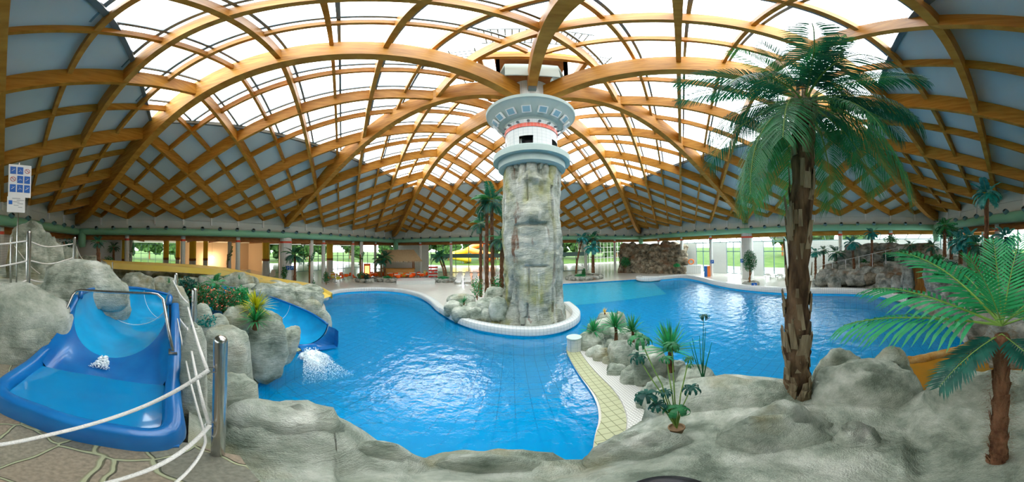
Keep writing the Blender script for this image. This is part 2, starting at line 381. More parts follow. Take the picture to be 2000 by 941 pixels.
# ---------------------------------------------------------------- floor
# ================================================================ floor and pools
ZW = -.08
POOL = [(-5.4, 2.75), (-5.85, 3.4), (-6.0, 4.2), (-6.6, 5.4), (-9.4, 8.2), (-11.9, 9.9), (-13.1, 11.1), (-13.4, 13.0), (-11.8, 15.5), (-9.3, 16.35), (-6.8, 15.4), (-5.1, 13.7), (-3.8, 11.8), (-2.5, 10.35), (-1.5, 9.55), (0, 8.95), (1.1, 8.75), (2.1, 9.1), (2.8, 9.9), (3.15, 11.1), (3.0, 13.5), (2.6, 17), (2.4, 20.6), (5.3, 21.0), (9.5, 20.5), (13.6, 19.6), (14.0, 18.6), (15.2, 17.9), (16.8, 17.6), (17.6, 16.2), (17.0, 13.6), (15.8, 10.8), (15.3, 8.3), (15.2, 5.5), (15.4, 2.8), (15.5, .4), (14.7, -2.0), (12.3, -3.6), (10.2, -4.2), (8.3, -4.4), (6.5, -4.3), (5.5, -2.6), (4.0, -.3), (3.7, 1.6), (3.3, 3.3), (3.1, 5.1), (2.8, 6.7), (2.35, 7.4), (1.85, 7.25), (1.66, 6.6), (1.6, 5.3), (1.58, 4.1), (1.36, 3.3), (1.0, 2.7), (.7, 2.0), (.4, .9), (-1, 1.0), (-3.3, .9), (-4.8, 2.1)]
def smooth_poly(P, it=2):
    for _ in range(it):
        Q = []
        for i in range(len(P)):
            a, b = P[i], P[(i + 1) % len(P)]
            Q += [(a[0] * .75 + b[0] * .25, a[1] * .75 + b[1] * .25), (a[0] * .25 + b[0] * .75, a[1] * .25 + b[1] * .75)]
        P = Q
    return P
PS = smooth_poly(POOL, 2)
from mathutils.geometry import tessellate_polygon
def floor_with_hole(outer, hole, z):
    polys = [[V((*p, z)) for p in outer], [V((*p, z)) for p in hole]]
    tris = tessellate_polygon(polys); vs = [v for p in polys for v in p]
    return MB().add(vs, [tuple(t) for t in tris])
o = floor_with_hole([(-50, -14), (26, -14), (26, 46), (-50, 46)], PS, 0)
struct(o.build('floor', M['floor']))
tris = tessellate_polygon([[V((*p, 0)) for p in PS]])
pool = struct(empty('pool_basin')); pool.name = 'floor'
b = MB(); b.add([V((*p, -1.35)) for p in PS], [tuple(t) for t in tris]); b.build('pool_floor', M['bluetile'], pool)
b = MB(); n = len(PS); b.add([V((*p, -1.35)) for p in PS] + [V((*p, 0.0)) for p in PS], [(i, (i + 1) % n, n + (i + 1) % n, n + i) for i in range(n)]); b.build('pool_side', M['bluetile'], pool)
# beach entry: shallow sloping floor at the far side
bp = [[V((2.4 + 11.6 * i / 12, 21.3 - (i / 12) ** 2 * 1.0 + .2 - k * .55, -.0 - .02 - .09 * k if k < 4 else -.3 - (k - 4) * .25)) for i in range(13)] for k in range(9)]
MB().grid(bp).build('beach_slope', M['floor'], pool, smooth=True)
# water
def watermat():
    m = bpy.data.materials.new('pool water'); m.use_nodes = True; N = m.node_tree.nodes; L = m.node_tree.links; N.clear()
    o = N.new('ShaderNodeOutputMaterial'); t = N.new('ShaderNodeBsdfTransparent'); t.inputs[0].default_value = (.3, .9, 1, 1)
    dfs = N.new('ShaderNodeBsdfDiffuse'); dfs.inputs[0].default_value = (.0, .40, .74, 1)
    g = N.new('ShaderNodeBsdfGlossy'); g.inputs['Roughness'].default_value = .04
    ge = N.new('ShaderNodeNewGeometry'); mp = N.new('ShaderNodeMapping'); mp.inputs['Scale'].default_value = (1, 1, 1); L.new(ge.outputs['Position'], mp.inputs[0])
    n = N.new('ShaderNodeTexNoise'); n.inputs['Scale'].default_value = 2.6; n.inputs['Detail'].default_value = 5; L.new(mp.outputs[0], n.inputs['Vector'])
    b = N.new('ShaderNodeBump'); b.inputs['Strength'].default_value = .38; b.inputs['Distance'].default_value = .15; L.new(n.outputs['Fac'], b.inputs['Height'])
    f = N.new('ShaderNodeFresnel'); f.inputs[0].default_value = 1.33; L.new(b.outputs[0], g.inputs['Normal']); L.new(b.outputs[0], f.inputs['Normal'])
    m1 = N.new('ShaderNodeMixShader'); m1.inputs[0].default_value = .40; L.new(t.outputs[0], m1.inputs[1]); L.new(dfs.outputs[0], m1.inputs[2])
    m2 = N.new('ShaderNodeMixShader'); ms = N.new('ShaderNodeMath'); ms.operation = 'MULTIPLY'; ms.inputs[1].default_value = .26; L.new(f.outputs[0], ms.inputs[0]); L.new(ms.outputs[0], m2.inputs[0]); L.new(m1.outputs[0], m2.inputs[1]); L.new(g.outputs[0], m2.inputs[2]); L.new(m2.outputs[0], o.inputs[0])
    return m
M['water'] = watermat()
b = MB(); b.add([V((*p, ZW)) for p in PS], [tuple(t) for t in tris]); wo = b.build('pool_water', M['water']); tag(wo, 'clear azure pool water filling the two joined pools', 'water', kind='stuff')
# raised kerbs
def kerb(pts, w, h, label, m='tile', closed=False, z0=-.3):
    rows = []
    n = len(pts)
    for i in range(n):
        a = V((*pts[max(i - 1, 0)], 0)); c = V((*pts[min(i + 1, n - 1)], 0)); t = (c - a).normalized(); s = V((t.y, -t.x, 0)); p = V((*pts[i], 0))
        rows.append([p + V((0, 0, z0)), p + V((0, 0, h - .05)), p - s * .05 + V((0, 0, h)), p - s * (w - .05) + V((0, 0, h)), p - s * w + V((0, 0, h - .05)), p - s * w + V((0, 0, 0))])
    mb = MB().grid(rows)
    m_ = len(rows[0]); mb.f += [tuple(range(m_)), tuple(len(mb.v) - 1 - k for k in range(m_))]
    o = mb.build('pool_kerb', M[m]); auto_smooth(o, 50); tag(o, label, 'pool kerb'); return o
def seg_of(P, i0, i1): return P[i0:i1]
def idx(p): return min(range(len(PS)), key=lambda i: (PS[i][0] - p[0]) ** 2 + (PS[i][1] - p[1]) ** 2)
LBL = 'white tiled raised kerb '
kerb(PS[idx((-11.9, 9.9)):idx((-3.8, 11.8)) + 1][::-1], .45, .32, LBL + 'curving round the far side of the left pool')
kerb(PS[idx((-3.8, 11.8)):idx((3.1, 12.5)) + 1][::-1], .42, .34, LBL + 'around the foot of the rock pillar')
kerb(PS[idx((13.6, 19.6)):idx((12.3, -3.6)) + 1][::-1], .5, .40, LBL + 'along the far right side of the right pool')
# ================================================================ the rock-clad pillar with its tower head
def streakmat():
    m = rockmat('rock pillar skin', (.30, .33, .25), (.52, .55, .46), (.72, .73, .64), 1.5, 1.0)
    N = m.node_tree.nodes; L = m.node_tree.links; p = N['Principled BSDF']; src = p.inputs['Base Color'].links[0].from_socket
    g = N.new('ShaderNodeNewGeometry')
    def layer(src, scl, st, lo, hi, col, loc, amt=1):
        mp = N.new('ShaderNodeMapping'); mp.inputs['Scale'].default_value = st; mp.inputs['Location'].default_value = loc; L.new(g.outputs['Position'], mp.inputs[0])
        n = N.new('ShaderNodeTexNoise'); n.inputs['Scale'].default_value = scl; n.inputs['Detail'].default_value = 5; n.inputs['Distortion'].default_value = .6; L.new(mp.outputs[0], n.inputs['Vector'])
        r = N.new('ShaderNodeValToRGB'); r.color_ramp.elements[0].position = lo; r.color_ramp.elements[1].position = hi; r.color_ramp.elements[1].color = (amt, amt, amt, 1); L.new(n.outputs['Fac'], r.inputs['Fac'])
        mx = N.new('ShaderNodeMix'); mx.data_type = 'RGBA'; L.new(r.outputs['Color'], mx.inputs[0]); L.new(src, mx.inputs[6]); mx.inputs[7].default_value = (*col, 1); return mx.outputs[2]
    s = layer(src, 1.1, (1, 1, .35), .5, .68, (.50, .50, .17), (2, 4, 1), .75)
    s = layer(s, 2.4, (1, 1, .10), .60, .68, (.22, .09, .045), (7, 1, 3), .85)
    s = layer(s, 3.0, (1, 1, .12), .60, .72, (.85, .86, .8), (1, 8, 3), .7)
    L.new(s, p.inputs['Base Color']); return m
M['pillar'] = streakmat()
ptree = empty('tower_pillar', PC); tag(ptree, 'huge rock-clad central pillar carrying the timber roof, lighthouse gallery at its top', 'pillar')
def fbm(p, o=4): return noise.fractal(p, 1.0, 2.0, o)
rows = []
NZ, NA = 110, 120
for i in range(NZ + 1):
    z = .1 + (8.15 - .1) * i / NZ; r0 = 1.40 + .16 * max(0, 1 - z / 1.6) ** 2
    row = []
    for k in range(NA + 1):
        a = 2 * pi * k / NA; q = V((cos(a) * 1.1, sin(a) * 1.1, z * .28)); 
        d = .15 * fbm(q * 1.3 + V((3, 1, 7)), 5) - .16 * max(0, abs(noise.noise(V((cos(a) * 2.3, sin(a) * 2.3, z * .12)) + V((9, 2, 0)))) < .06) + .05 * fbm(V((cos(a) * 4, sin(a) * 4, z * 4)), 3)
        flute = .10 * max(0, 1 - z / 2.5) * sin(a * 9 + 2 * noise.noise(V((a * 2, z, 0))))
        # roots that spill out on the left (west) side
        da = (a - pi * 1.02 + pi) % (2 * pi) - pi
        root = 1.1 * math.exp(-(da / .45) ** 2) * max(0, 1 - z / 1.3) ** 1.5
        # nose like boulder face and ledges toward the eye (-y)
        db = (a - (1.5 * pi - .12) + pi) % (2 * pi) - pi
        nose = .30 * math.exp(-((db) / .26) ** 2 - ((z - 5.35) / .42) ** 2) + .20 * math.exp(-((db - .1) / .3) ** 2 - ((z - 7.0) / .16) ** 2) + .12 * math.exp(-((db + .5) / .2) ** 2 - ((z - 5.6) / .5) ** 2)
        if abs(db + .02) < .5 and 4.85 < z < 5.0: nose -= .10
        if abs(db - .1) < .35 and 3.0 < z < 3.08: nose -= .10
        r = r0 + d + flute + root + nose
        row.append(V((r * cos(a), r * sin(a), z)))
    row[-1] = row[0].copy(); rows.append(row)
MB().grid(rows).build('rock_shaft', M['pillar'], ptree, smooth=True)
MB().lathe([(0, 7.85), (1.5, 7.85), (1.62, 7.92), (1.62, 8.3), (1.86, 8.3), (1.86, 8.62), (1.80, 8.68), (1.2, 8.68), (1.2, 8.7)], seg=64).build('lower_gallery', M['duct'] if False else mat('pale green concrete', (.46, .56, .52), .6, .2), ptree); 
lg = bpy.data.materials['pale green concrete']
M['conc'] = lg
# drum with openings, red band
dr = MB(); dr.lathe([(1.26, 9.45), (1.26, 10.62)], seg=64)
nwin = 5; 
for k in range(nwin):   # solid piers between the openings
    a0 = 2 * pi * k / nwin + .35 + RD(270) - .63; dr.lathe([(1.26, 8.66), (1.26, 9.46)], seg=12, a0=a0 + .25, a1=a0 + 2 * pi / nwin - .25)
    dr.lathe([(1.0, 8.66), (1.0, 9.46)], seg=12, a0=a0 + .25, a1=a0 + 2 * pi / nwin - .25)
dr.build('tiled_drum', M['tilefine'], ptree)
MB().lathe([(0, 8.7), (.9, 8.7), (.9, 9.4), (0, 9.5)], seg=32).build('inner_core', M['black'], ptree)
MB().lathe([(1.27, 10.0), (1.29, 10.0), (1.29, 10.24), (1.27, 10.24)], seg=64).build('red_band', tiled('red band tile', (.8, .09, .04), (.6, .3, .25), .15, .3, .5, gw=.08), ptree)
MB().lathe([(1.26, 10.5), (1.3, 10.62), (1.42, 10.70), (2.06, 11.30), (2.15, 11.36), (2.17, 11.55), (2.1, 11.62), (.9, 11.62)], seg=72).build('flared_gallery', M['conc'], ptree)
MB().lathe([(.96, 11.5), (.96, 13.9), (0, 13.9)], seg=48).build('upper_drum', M['tilefine'], ptree)
# tilted spotlights / glass hatches on the flared underside
M['lampglass'] = mat('blue lamp glass', (.25, .45, .55), .1, .6)
for k in range(16):
    a = 2 * pi * (k + .5) / 16; R = Matrix.Rotation(a, 3, 'Z'); T = R @ Matrix.Rotation(RD(128), 3, 'Y')
    c = R @ V((1.72, 0, 10.84))
    f = MB().box((0, 0, 0), (.40, .40, .10)).xf(Matrix.Translation(c) @ T.to_4x4()).build('floodlight', M['white'], ptree)
    MB().box(T @ V((0, 0, .055)), (.30, .30, .02), T).xf(Matrix.Translation(c)).build('lamp_glass', M['lampglass'], f)
for k in range(18):
    a = 2 * pi * k / 18; MB().tube([V((1.30 * cos(a), 1.30 * sin(a), 10.34)), V((1.40 * cos(a), 1.40 * sin(a), 10.28))], [.05, .07], 8).build('spot_lamp', M['steel'], ptree)
# lantern cage round the upper drum: timber ring, white louvre panels, grating
rg = MB(); H_ = 2.15
for a, b in (((-H_, -H_), (H_, -H_)), ((H_, -H_), (H_, H_)), ((H_, H_), (-H_, H_)), ((-H_, H_), (-H_, -H_))):
    z = 14.75; rg.ribbon([V((*a, z)), V((*b, z))], .2, .6, up=(0, 0, 1))
rt = empty('lantern_cage', PC); tag(rt, 'square timber lantern cage round the pillar head with white louvre flaps', 'roof lantern')
rg.build('timber_ring', M['wood'], rt)
lv = MB()
for q in range(4):
    R = Matrix.Rotation(q * pi / 2, 3, 'Z')
    for sx in (-.62, .62):
        T = R @ Matrix.Rotation(RD(-14), 3, 'X')
        MB().box(R @ V((sx, -1.35, 14.5)), (1.1, .06, 1.7), T).build('louvre_flap', M['conc'], rt)
    for sx in (-1.45, 1.45): MB().box(R @ V((sx, -1.45, 14.5)), (.16, .16, 2.4), R).build('post', M['wood_dark'], rt)
    gm = MB()
    for k in range(16): gm.box(R @ V((-1.8 + k * .24, -2.9, 16.3)), (.05, 1.1, .05), R)
    gm.box(R @ V((0, -2.35, 16.33)), (4, .06, .06), R); gm.box(R @ V((0, -3.45, 16.33)), (4, .06, .06), R)
    gm.build('walkway_grating', M['steel'], rt)
MB().box((0, 0, 15.75), (3.2, 3.2, .1)).build('lid', M['wood_dark'], rt)
MB().lathe([(2.25, -.2), (2.25, .05), (0, .08)], seg=40).build('pillar_foot', M['rock'], ptree) if False else None
# ================================================================ outer walls, glazing, aisle ceiling, outdoors
wn = [2]
def window(p0, p1, z0, z1, nx, zb=(), fw=.07, frame='frame', glassy=True):
    """frame of mullions and one sheet of glass between plan points p0 and p1"""
    a = V((*p0, 0)); b = V((*p1, 0)); L_ = (b - a).length; rz = atan2(b.y - a.y, b.x - a.x)
    o = empty('window_%d' % wn[0], a, rz); wn[0] += 1; struct(o)
    m = MB()
    for i in range(nx + 1): m.box((L_ * i / nx, 0, (z0 + z1) / 2), (fw, .1, z1 - z0))
    for z in (z0, z1) + tuple(zb): m.box((L_ / 2, 0, z), (L_, .09, fw * (1.0 if z in (z0, z1) else 1.2)))
    m.build('mullions', M[frame], o)
    if glassy: MB().add([(0, .0, z0), (L_, .0, z0), (L_, .0, z1), (0, .0, z1)], [(0, 1, 2, 3)]).build('pane', M['glass'], o)
    return o
def wall(name, p0, p1, z0, z1, m, th=.15):
    a = V((*p0, 0)); b = V((*p1, 0)); L_ = (b - a).length; rz = atan2(b.y - a.y, b.x - a.x)
    o = MB().box((a + b) / 2 + V((0, 0, (z0 + z1) / 2)), (L_, th, z1 - z0), rz).build(name, M[m]); return struct(o)
# left aisle: glazing toward the garden, beige cafe wall, tiled corner
window((-29.5, 14.2), (-29.5, 33), .05, 4.6, 12, (2.6,)); window((-29.5, 33), (-19, 33), .05, 4.6, 6, (2.6,))
wall('wall_beige', (-37, 1.0), (-37, 13.6), 0, 5, 'beige'); wall('wall_beige', (-37, 13.6), (-29.5, 14.2), 0, 5, 'beige'); wall('wall_beige', (-37, 1.0), (-44, 1.0), 0, 5, 'beige')
window((-44, -11), (-44, 1.0), .05, 4.6, 8, (2.6,))
wall('wall_corner', (-18.8, -9), (-18.8, -4.6), 0, 5, 'tile'); wall('wall_corner', (-18.8, -4.6), (-44, -11), 0, 5, 'tile')
wall('wall_back', (-18.8, -9.0), (-7.5, -9.0), 0, 5, 'tile')
# far side
wall('wall_kiosk', (-19, 31.2), (-12.6, 31.2), 0, 5, 'tile'); window((-12.6, 32.2), (12, 32.2), .05, 4.62, 12, (2.45, 3.0), .08)
MB_ = MB().box((-.3, 32.15, 2.72), (24.6, .2, .5)).build('trim_4', M['frame']); struct(MB_)
window((12, 32.2), (13.5, 42), .05, 4.8, 8, (2.4,), .06, 'white'); window((13.5, 42), (30, 42), .05, 4.8, 20, (1.3, 2.6, 3.7), .06, 'white'); wall('wall_lobby', (24, 42), (24, 24), 0, 5, 'white')
# right side: tiled piers with windows, sloping glass above
XR = 22.3
def yR(px): r = dirv(px, 520); return r.y * XR / r.x
bands = [(1331, 1361, 'w'), (1361, 1388, 'g'), (1388, 1420, 'w'), (1420, 1447, 'g'), (1447, 1492, 'w'), (1492, 1533, 'g'), (1533, 1900, 'w')]
for a, b, k in bands:
    if k == 'w': wall('wall_right_low', (XR, yR(a)), (XR, yR(b)), 0, 4.05, 'tilefine')
    else: window((XR, yR(a)), (XR, yR(b)), .12, 4.05, 2, (2.9,), .09)
sg = empty('window_30', (0, 0, 0)); struct(sg); m = MB(); g = MB(); ya, yb = yR(1331), yR(1900)
n = 26
for i in range(n + 1):
    y = ya + (yb - ya) * i / n; m.ribbon([V((XR, y, 4.05)), V((XR - 1.9, y, 4.92))], .07, .08, up=(0, 0, 1))
m.ribbon([V((XR, ya, 4.02)), V((XR, yb, 4.02))], .12, .12, up=(0, 0, 1)); m.build('glazing_bars', M['frame'], sg)
g.add([(XR, ya, 4.1), (XR, yb, 4.1), (XR - 1.9, yb, 4.97), (XR - 1.9, ya, 4.97)], [(0, 1, 2, 3)]); g.build('pane', M['glass'], sg)
# rear: tiled wall with windows high up on the right
wall('wall_rear_low', (-7.5, -9.2), (22.3, -9.2), 0, 3.0, 'tile'); window((-7.5, -9.2), (22.3, -9.2), 3.0, 4.9, 16, ())
# aisle ceilings
def slab(x0, x1, y0, y1, z=4.96, m='white', nm='ceiling'):
    o = MB().box(((x0 + x1) / 2, (y0 + y1) / 2, z + .1), (x1 - x0, y1 - y0, .2)).build(nm, M[m]); return struct(o)
slab(-45, X0 - .2, -12, 43); slab(X0, X1 + 2, Y1 + .2, 43); slab(X0 - .2, X1, -12, Y0 - .2)
for i in range(14):   # timber joists under the aisle ceiling on the left
    struct(MB().box((-24, -7 + i * 3.0, 4.82), (11, .14, .26)).build('trim_5', M['wood_dark']))
for i in range(9): struct(MB().box((-14 + i * 3.2, 30.9, 4.82), (.14, 3.0, .26)).build('trim_6', M['wood']))
# outdoors
for nm, c, d, mt in (('ground', (-10, 150, -.35), (420, 240, .3), 'grass'), ('ground', (-150, -20, -.36), (220, 120, .3), 'grass'), ('ground', (130, -10, -.36), (215.4, 120, .3), 'grass')):
    struct(MB().box(c, d).build(nm, M[mt]))
struct(MB().box((-8, 40.5, -.2), (44, 14, .12)).build('floor_terrace', M['paving'])); struct(MB().box((-37.5, 26, -.2), (14, 26, .12)).build('floor_terrace', M['paving'])); struct(MB().box((27, 8, -.2), (8.8, 40, .12)).build('floor_terrace', M['paving']))
def blob(c, r, seed, sub=3, amp=.35, fr=1.4, sq=(1, 1, 1)):
    import bmesh
    bm = bmesh.new(); bmesh.ops.create_icosphere(bm, subdivisions=sub, radius=1); me_v = []
    off = V((seed * 3.1, seed * 1.7, seed * .9))
    for v in bm.verts:
        k = 1 + amp * fbm(v.co * fr + off, 4); v.co = V((v.co.x * sq[0], v.co.y * sq[1], v.co.z * sq[2])) * (k * r)
    bm.verts.index_update(); vs = [V(c) + v.co for v in bm.verts]; fs = [tuple(v.index for v in f.verts) for f in bm.faces]; bm.free(); return vs, fs
rg_ = random.Random(3)
def tree(p, h, sp, label):
    root = empty('tree', p); tag(root, label, 'tree', 'trees beyond the glass')
    MB().tube([V((0, 0, 0)), V((.1, 0, h * .5)), V((0, .1, h * .75))], [.25, .18, .08], 8).build('trunk', M['wood_dark'], root)
    c = MB(); s = rg_.random() * 50
    for k in range(9):
        a = rg_.random() * 6.28; r = sp * rg_.uniform(0, .6)
        c.add(*blob((r * cos(a), r * sin(a), h * rg_.uniform(.22, .9)), sp * rg_.uniform(.35, .55), s + k, 3, .7, 3.2))
    # loose leaves around the crown
    for k in range(500):
        a = rg_.random() * 6.28; e = rg_.uniform(-.6, 1.4); rr = sp * rg_.uniform(.6, 1.1); q = V((rr * cos(a) * cos(e), rr * sin(a) * cos(e), h * .65 + rr * sin(e) * .8)); d = V((rg_.uniform(-1, 1), rg_.uniform(-1, 1), rg_.uniform(-1, 1))) * .25
        c.add([q, q + d, q + V((d.y, -d.x, d.z)) * .8], [(0, 1, 2)])
    c.build('crown', M['leaf_tree'], root)
    return root
T0 = None
spots = [(-48 + i * 7 + rg_.uniform(-2, 2), 72 + rg_.uniform(-6, 10)) for i in range(16)] + [(-66 + rg_.uniform(-5, 5), 2 + i * 8) for i in range(9)] + [(-75, -16), (-74, -8), (62, 20), (66, 9), (60, -3), (40, 74), (54, 70)]
protos = [tree((*spots[i], -.2), 13 + i, 5.4, ['round-crowned tree on the lawn outside the left part of the far glazing', 'tree with a broad crown on the lawn left of the orange outdoor slide', 'tall leafy tree behind the yellow outdoor slide'][i]) for i in range(3)]
for i, s_ in enumerate(spots[3:]): copy_tree(protos[i % 3], loc=(*s_, -.2), rz=rg_.random() * 6, sc=rg_.uniform(.9, 1.3), label='leafy green tree in the tree line outside beyond the glazing')
# outdoor flume tower glimpsed above the lawn
M['orange'] = mat('orange plastic', (.95, .22, .02), .35, .5); M['bluepl'] = mat('blue plastic', (.02, .16, .55), .3, .5)
def flume(c, r, col, h, label):
    root = empty('outdoor_waterslide', c); tag(root, label, 'water slide')
    pts = [V((r * cos(a * .35), r * sin(a * .35), h - a * h / 24)) for a in range(22)]; MB().tube(pts, .8, 10).build('flume', M[col], root, smooth=True)
    for k in range(0, 22, 5): MB().tube([V((pts[k].x, pts[k].y, 0)), pts[k]], .12, 6).build('support', M['steel'], root)
flume((-8, 58, -.2), 3.2, 'orange', 6.6, 'orange spiral water slide outdoors beyond the far windows')
flume((-13.5, 56, -.2), 2.2, 'yellow', 3.8, 'small yellow water slide outdoors left of the orange one')
flume((5.5, 45.5, -.2), 2.2, 'orange', 5.5, 'orange tube slide close outside the far glazing right of the pillar')
# ================================================================ rocks
import bmesh
def rock_mesh(seed, sub=4, amp=.22, sq=.8, strata=0.0, fr=1.1):
    """unit boulder: rounded block, lumps, optional ledges"""
    bm = bmesh.new(); bmesh.ops.create_icosphere(bm, subdivisions=sub, radius=1); off = V((seed * 2.3 + 1, seed * 1.1, seed * .7))
    for v in bm.verts:
        p = v.co.copy(); m = max(abs(p.x), abs(p.y), abs(p.z)); k = (1 / m) ** (1 - sq)
        q = p * k
        d = 1 + amp * fbm(p * fr + off, 5) + .035 * fbm(p * 6 + off, 3)
        c = abs(noise.noise(p * 1.5 + off * 1.3)); d -= .10 * max(0, 1 - c / .07) * (amp > .1)
        if strata: d += strata * (((p.z * 3.2 + noise.noise(p * 2 + off) * .8) % 1) - .5)
        v.co = q * d
    bm.verts.index_update(); r = ([v.co.copy() for v in bm.verts], [tuple(v.index for v in f.verts) for f in bm.faces]); bm.free(); return r
RC = 0
def rock(x0, y0, x1, y1, d, label, m='rock', dep=1.0, amp=.22, sq=.8, strata=0.0, sub=4, sink=0.0, name='boulder', tilt=0.0, cat='rock', group=None, push=0.0):
    """boulder filling the photo box x0..x1, y0..y1 at distance d, of real depth dep * width; sink lowers its foot (m)"""
    global RC; RC += 1
    cx, cy = (x0 + x1) / 2, (y0 + y1) / 2; top = at(cx, y0, d).z; bot = at(cx, y1, d).z - sink
    w = (x1 - x0) / KX * d / 2 * 1.12; c = at(cx, cy, d); c.z = (top + bot) / 2
    out_ = V((c.x, c.y, 0)).normalized(); c = c + out_ * push
    vs, fs = rock_mesh(RC, sub, amp, sq, strata); h = (top - bot) / 2 * 1.02
    T = Matrix.Rotation(tilt, 3, 'Y'); mb = MB(); mb.add([V((v.x * w, v.y * w * dep, v.z * h)) for v in vs], fs)
    mb.v = [T @ v for v in mb.v]
    o = mb.build(name, M[m], smooth=True, loc=c); o.rotation_euler = (0, 0, face_cam(c)); tag(o, label, cat, group); return o
# near ledge the photographer stands on: height field round the eye
EDGE = [(372, 700, 2.15), (440, 795, 1.35), (500, 808, .85), (560, 802, .8), (600, 797, .8), (650, 815, .75), (662, 868, .55), (700, 876, .55), (760, 880, .55), (812, 905, .55), (860, 890, .55), (900, 889, .55), (1000, 896, .55), (1070, 913, .5), (1140, 897, .5), (1175, 862, .5), (1230, 830, .55), (1290, 790, .8), (1340, 765, .9), (1390, 750, .95), (1450, 752, .95), (1540, 748, .95), (1600, 742, .95), (1700, 745, .9), (1760, 750, .8), (1790, 775, .5), (1806, 777, .5), (1850, 755, .6), (1900, 726, .8), (2000, 716, 1.2), (2100, 716, 1.3)]
def edge_at(px):
    for (a, ya, za), (b, yb, zb) in zip(EDGE, EDGE[1:]):
        if a <= px <= b: t = (px - a) / (b - a); return ya + (yb - ya) * t, za + (zb - za) * t
    return EDGE[-1][1:]
def ledge_z(px, s, P=None):
    y, z = edge_at(px); zi = 2.12 - .47 * min(1, max(0, (px - 1100) / 300))
    return z + (zi - z) * (1 - s) ** .95
NEAR = [(425, 790, 662, 905, 1.75), (640, 873, 825, 985, 1.55), (800, 888, 1150, 1010, 1.55), (1270, 745, 1600, 860, 3.0), (1380, 800, 1660, 985, 1.95), (1592, 684, 1690, 800, 3.6), (1686, 688, 1785, 790, 3.7), (1800, 735, 2160, 1010, 2.5)]
BUMPS = [(at((a + c) / 2, (b + d) / 2, e), (c - a) / 2 / KX * e * 1.25, at((a + c) / 2, b, e).z) for a, b, c, d, e in NEAR]
def bump(p, z):
    for c, r, top in BUMPS:
        q = hypot(p.x - c.x, p.y - c.y) / r
        if q < 1.4: z = max(z, min(top - (.17 if hypot(c.x, c.y) < 1.9 else .34) - .45 * q ** 2.2, z + .9))
    return z
cols = []
for i in range(261):
    px = 372 + (2100 - 372) * i / 260; y, z = edge_at(px); e = onz(px, y, z); dr = V((e.x, e.y, 0)); R_ = dr.length; dr.normalize(); c = []
    for k in range(61):
        s = k / 56
        if s <= 1:
            r = .3 + (R_ - .3) * s; p = dr * r; zz = ledge_z(px, s); nn = .13 * fbm(V((p.x * 1.3, p.y * 1.3, 1.7)), 5) + .10 * abs(noise.noise(V((p.x * .9, p.y * .9, 4)))) + .02 * fbm(V((p.x * 6, p.y * 6, 0)), 3)
            zb_ = bump(p, zz); fd = min(1, max(0, (1 - s) / .18)); zz = zz + (zb_ - zz) * fd
            zz += nn * min(1, s * 3) - .10 * max(0, s - .85) / .15
            if px < 430: zz = max(min(zz, 2.2), zz)
        else:
            p = dr * (R_ - .05 * (k - 56)); zz = z - .1 - (k - 56) * (z + .5) / 4
        c.append(V((p.x, p.y, zz)))
    cols.append(c)
lo = MB().grid(cols).build('rock_ledge', M['rock'], smooth=True); tag(lo, 'broad pale green-grey rock ledge along the bottom edge, wrapping the near pool shore', 'rock ledge')
# ---- foreground boulders
rock(425, 790, 662, 905, 1.75, 'large smooth boulder jutting into the left pool, right of the front steel post', dep=.55, amp=.14, sq=.7, sink=.25)
rock(640, 873, 825, 985, 1.55, 'low rounded pale rock at the bottom edge left of centre', dep=.7, amp=.12, sink=.2)
rock(800, 888, 1150, 1010, 1.55, 'wide flat pale rock at the bottom edge under the middle of the left pool', dep=.5, amp=.10, sink=.2)
rock(1130, 850, 1400, 975, 1.7, 'sloping cream rock below the potted umbrella plant', dep=.6, amp=.12, sink=.3)
rock(1270, 745, 1600, 860, 3.0, 'flat cream rock slab between the potted plant and the big palm', dep=.5, amp=.10, sink=.4)
rock(1380, 800, 1660, 985, 1.95, 'big domed boulder with a rust stain at the bottom in front of the big palm', dep=.8, amp=.12, sq=.75, sink=.3)
rock(1592, 684, 1690, 800, 3.6, 'rounded boulder just right of the big palm trunk by the water', dep=.8, amp=.14, sink=.5)
rock(1686, 688, 1785, 790, 3.7, 'ochre-stained boulder at the edge of the small rusty pool', dep=.8, amp=.16, sink=.5)
rock(1582, 708, 1802, 860, 3.15, 'largest rounded grey boulder right of the big palm', dep=.8, amp=.11, sq=.72, sink=.4)
rock(1790, 735, 2180, 1010, 2.5, 'long sloping grey rock filling the lower right corner under the small palm', dep=.7, amp=.10, sq=.72, sink=.3, tilt=RD(-6))
rock(1600, 850, 1760, 1010, 1.7, 'shadowed rock hump at the bottom between the domed boulder and the corner rock', dep=.8, amp=.12, sink=.2)
# ---- right of the starting basin
rock(388, 636, 487, 760, 3.0, 'squarish pale boulder standing right behind the front steel post', dep=.8, amp=.10, sq=.6, sink=.8)
rock(380, 730, 505, 850, 2.3, 'pale boulder below the squarish one, right of the front steel post', dep=.7, amp=.10, sq=.6, sink=.8)
rock(352, 640, 402, 900, 1.9, 'narrow mossy rock strip between blue basin and rope railing', dep=1.2, amp=.10, sq=.6, sink=.3)
rock(322, 566, 372, 690, 3.7, 'cream rock at the right rim of the slide channel', dep=1.2, amp=.12, sq=.7, sink=.6)
rock(366, 594, 418, 660, 4.2, 'smooth egg-shaped pale boulder below the red-flowered shrub', dep=.9, amp=.08, sink=.8)
rock(404, 614, 450, 664, 4.6, 'pale boulder with a flat top behind the teal shrub', dep=.9, amp=.12, sink=.9)
rock(426, 600, 490, 690, 5.2, 'grooved grey rock under the yellow-green spiky plant', dep=.9, amp=.18, sq=.65, sink=.8)
rock(478, 606, 556, 718, 5.3, 'tall fluted grey rock beside the lower blue chute', dep=.8, amp=.24, sq=.6, sink=.3)
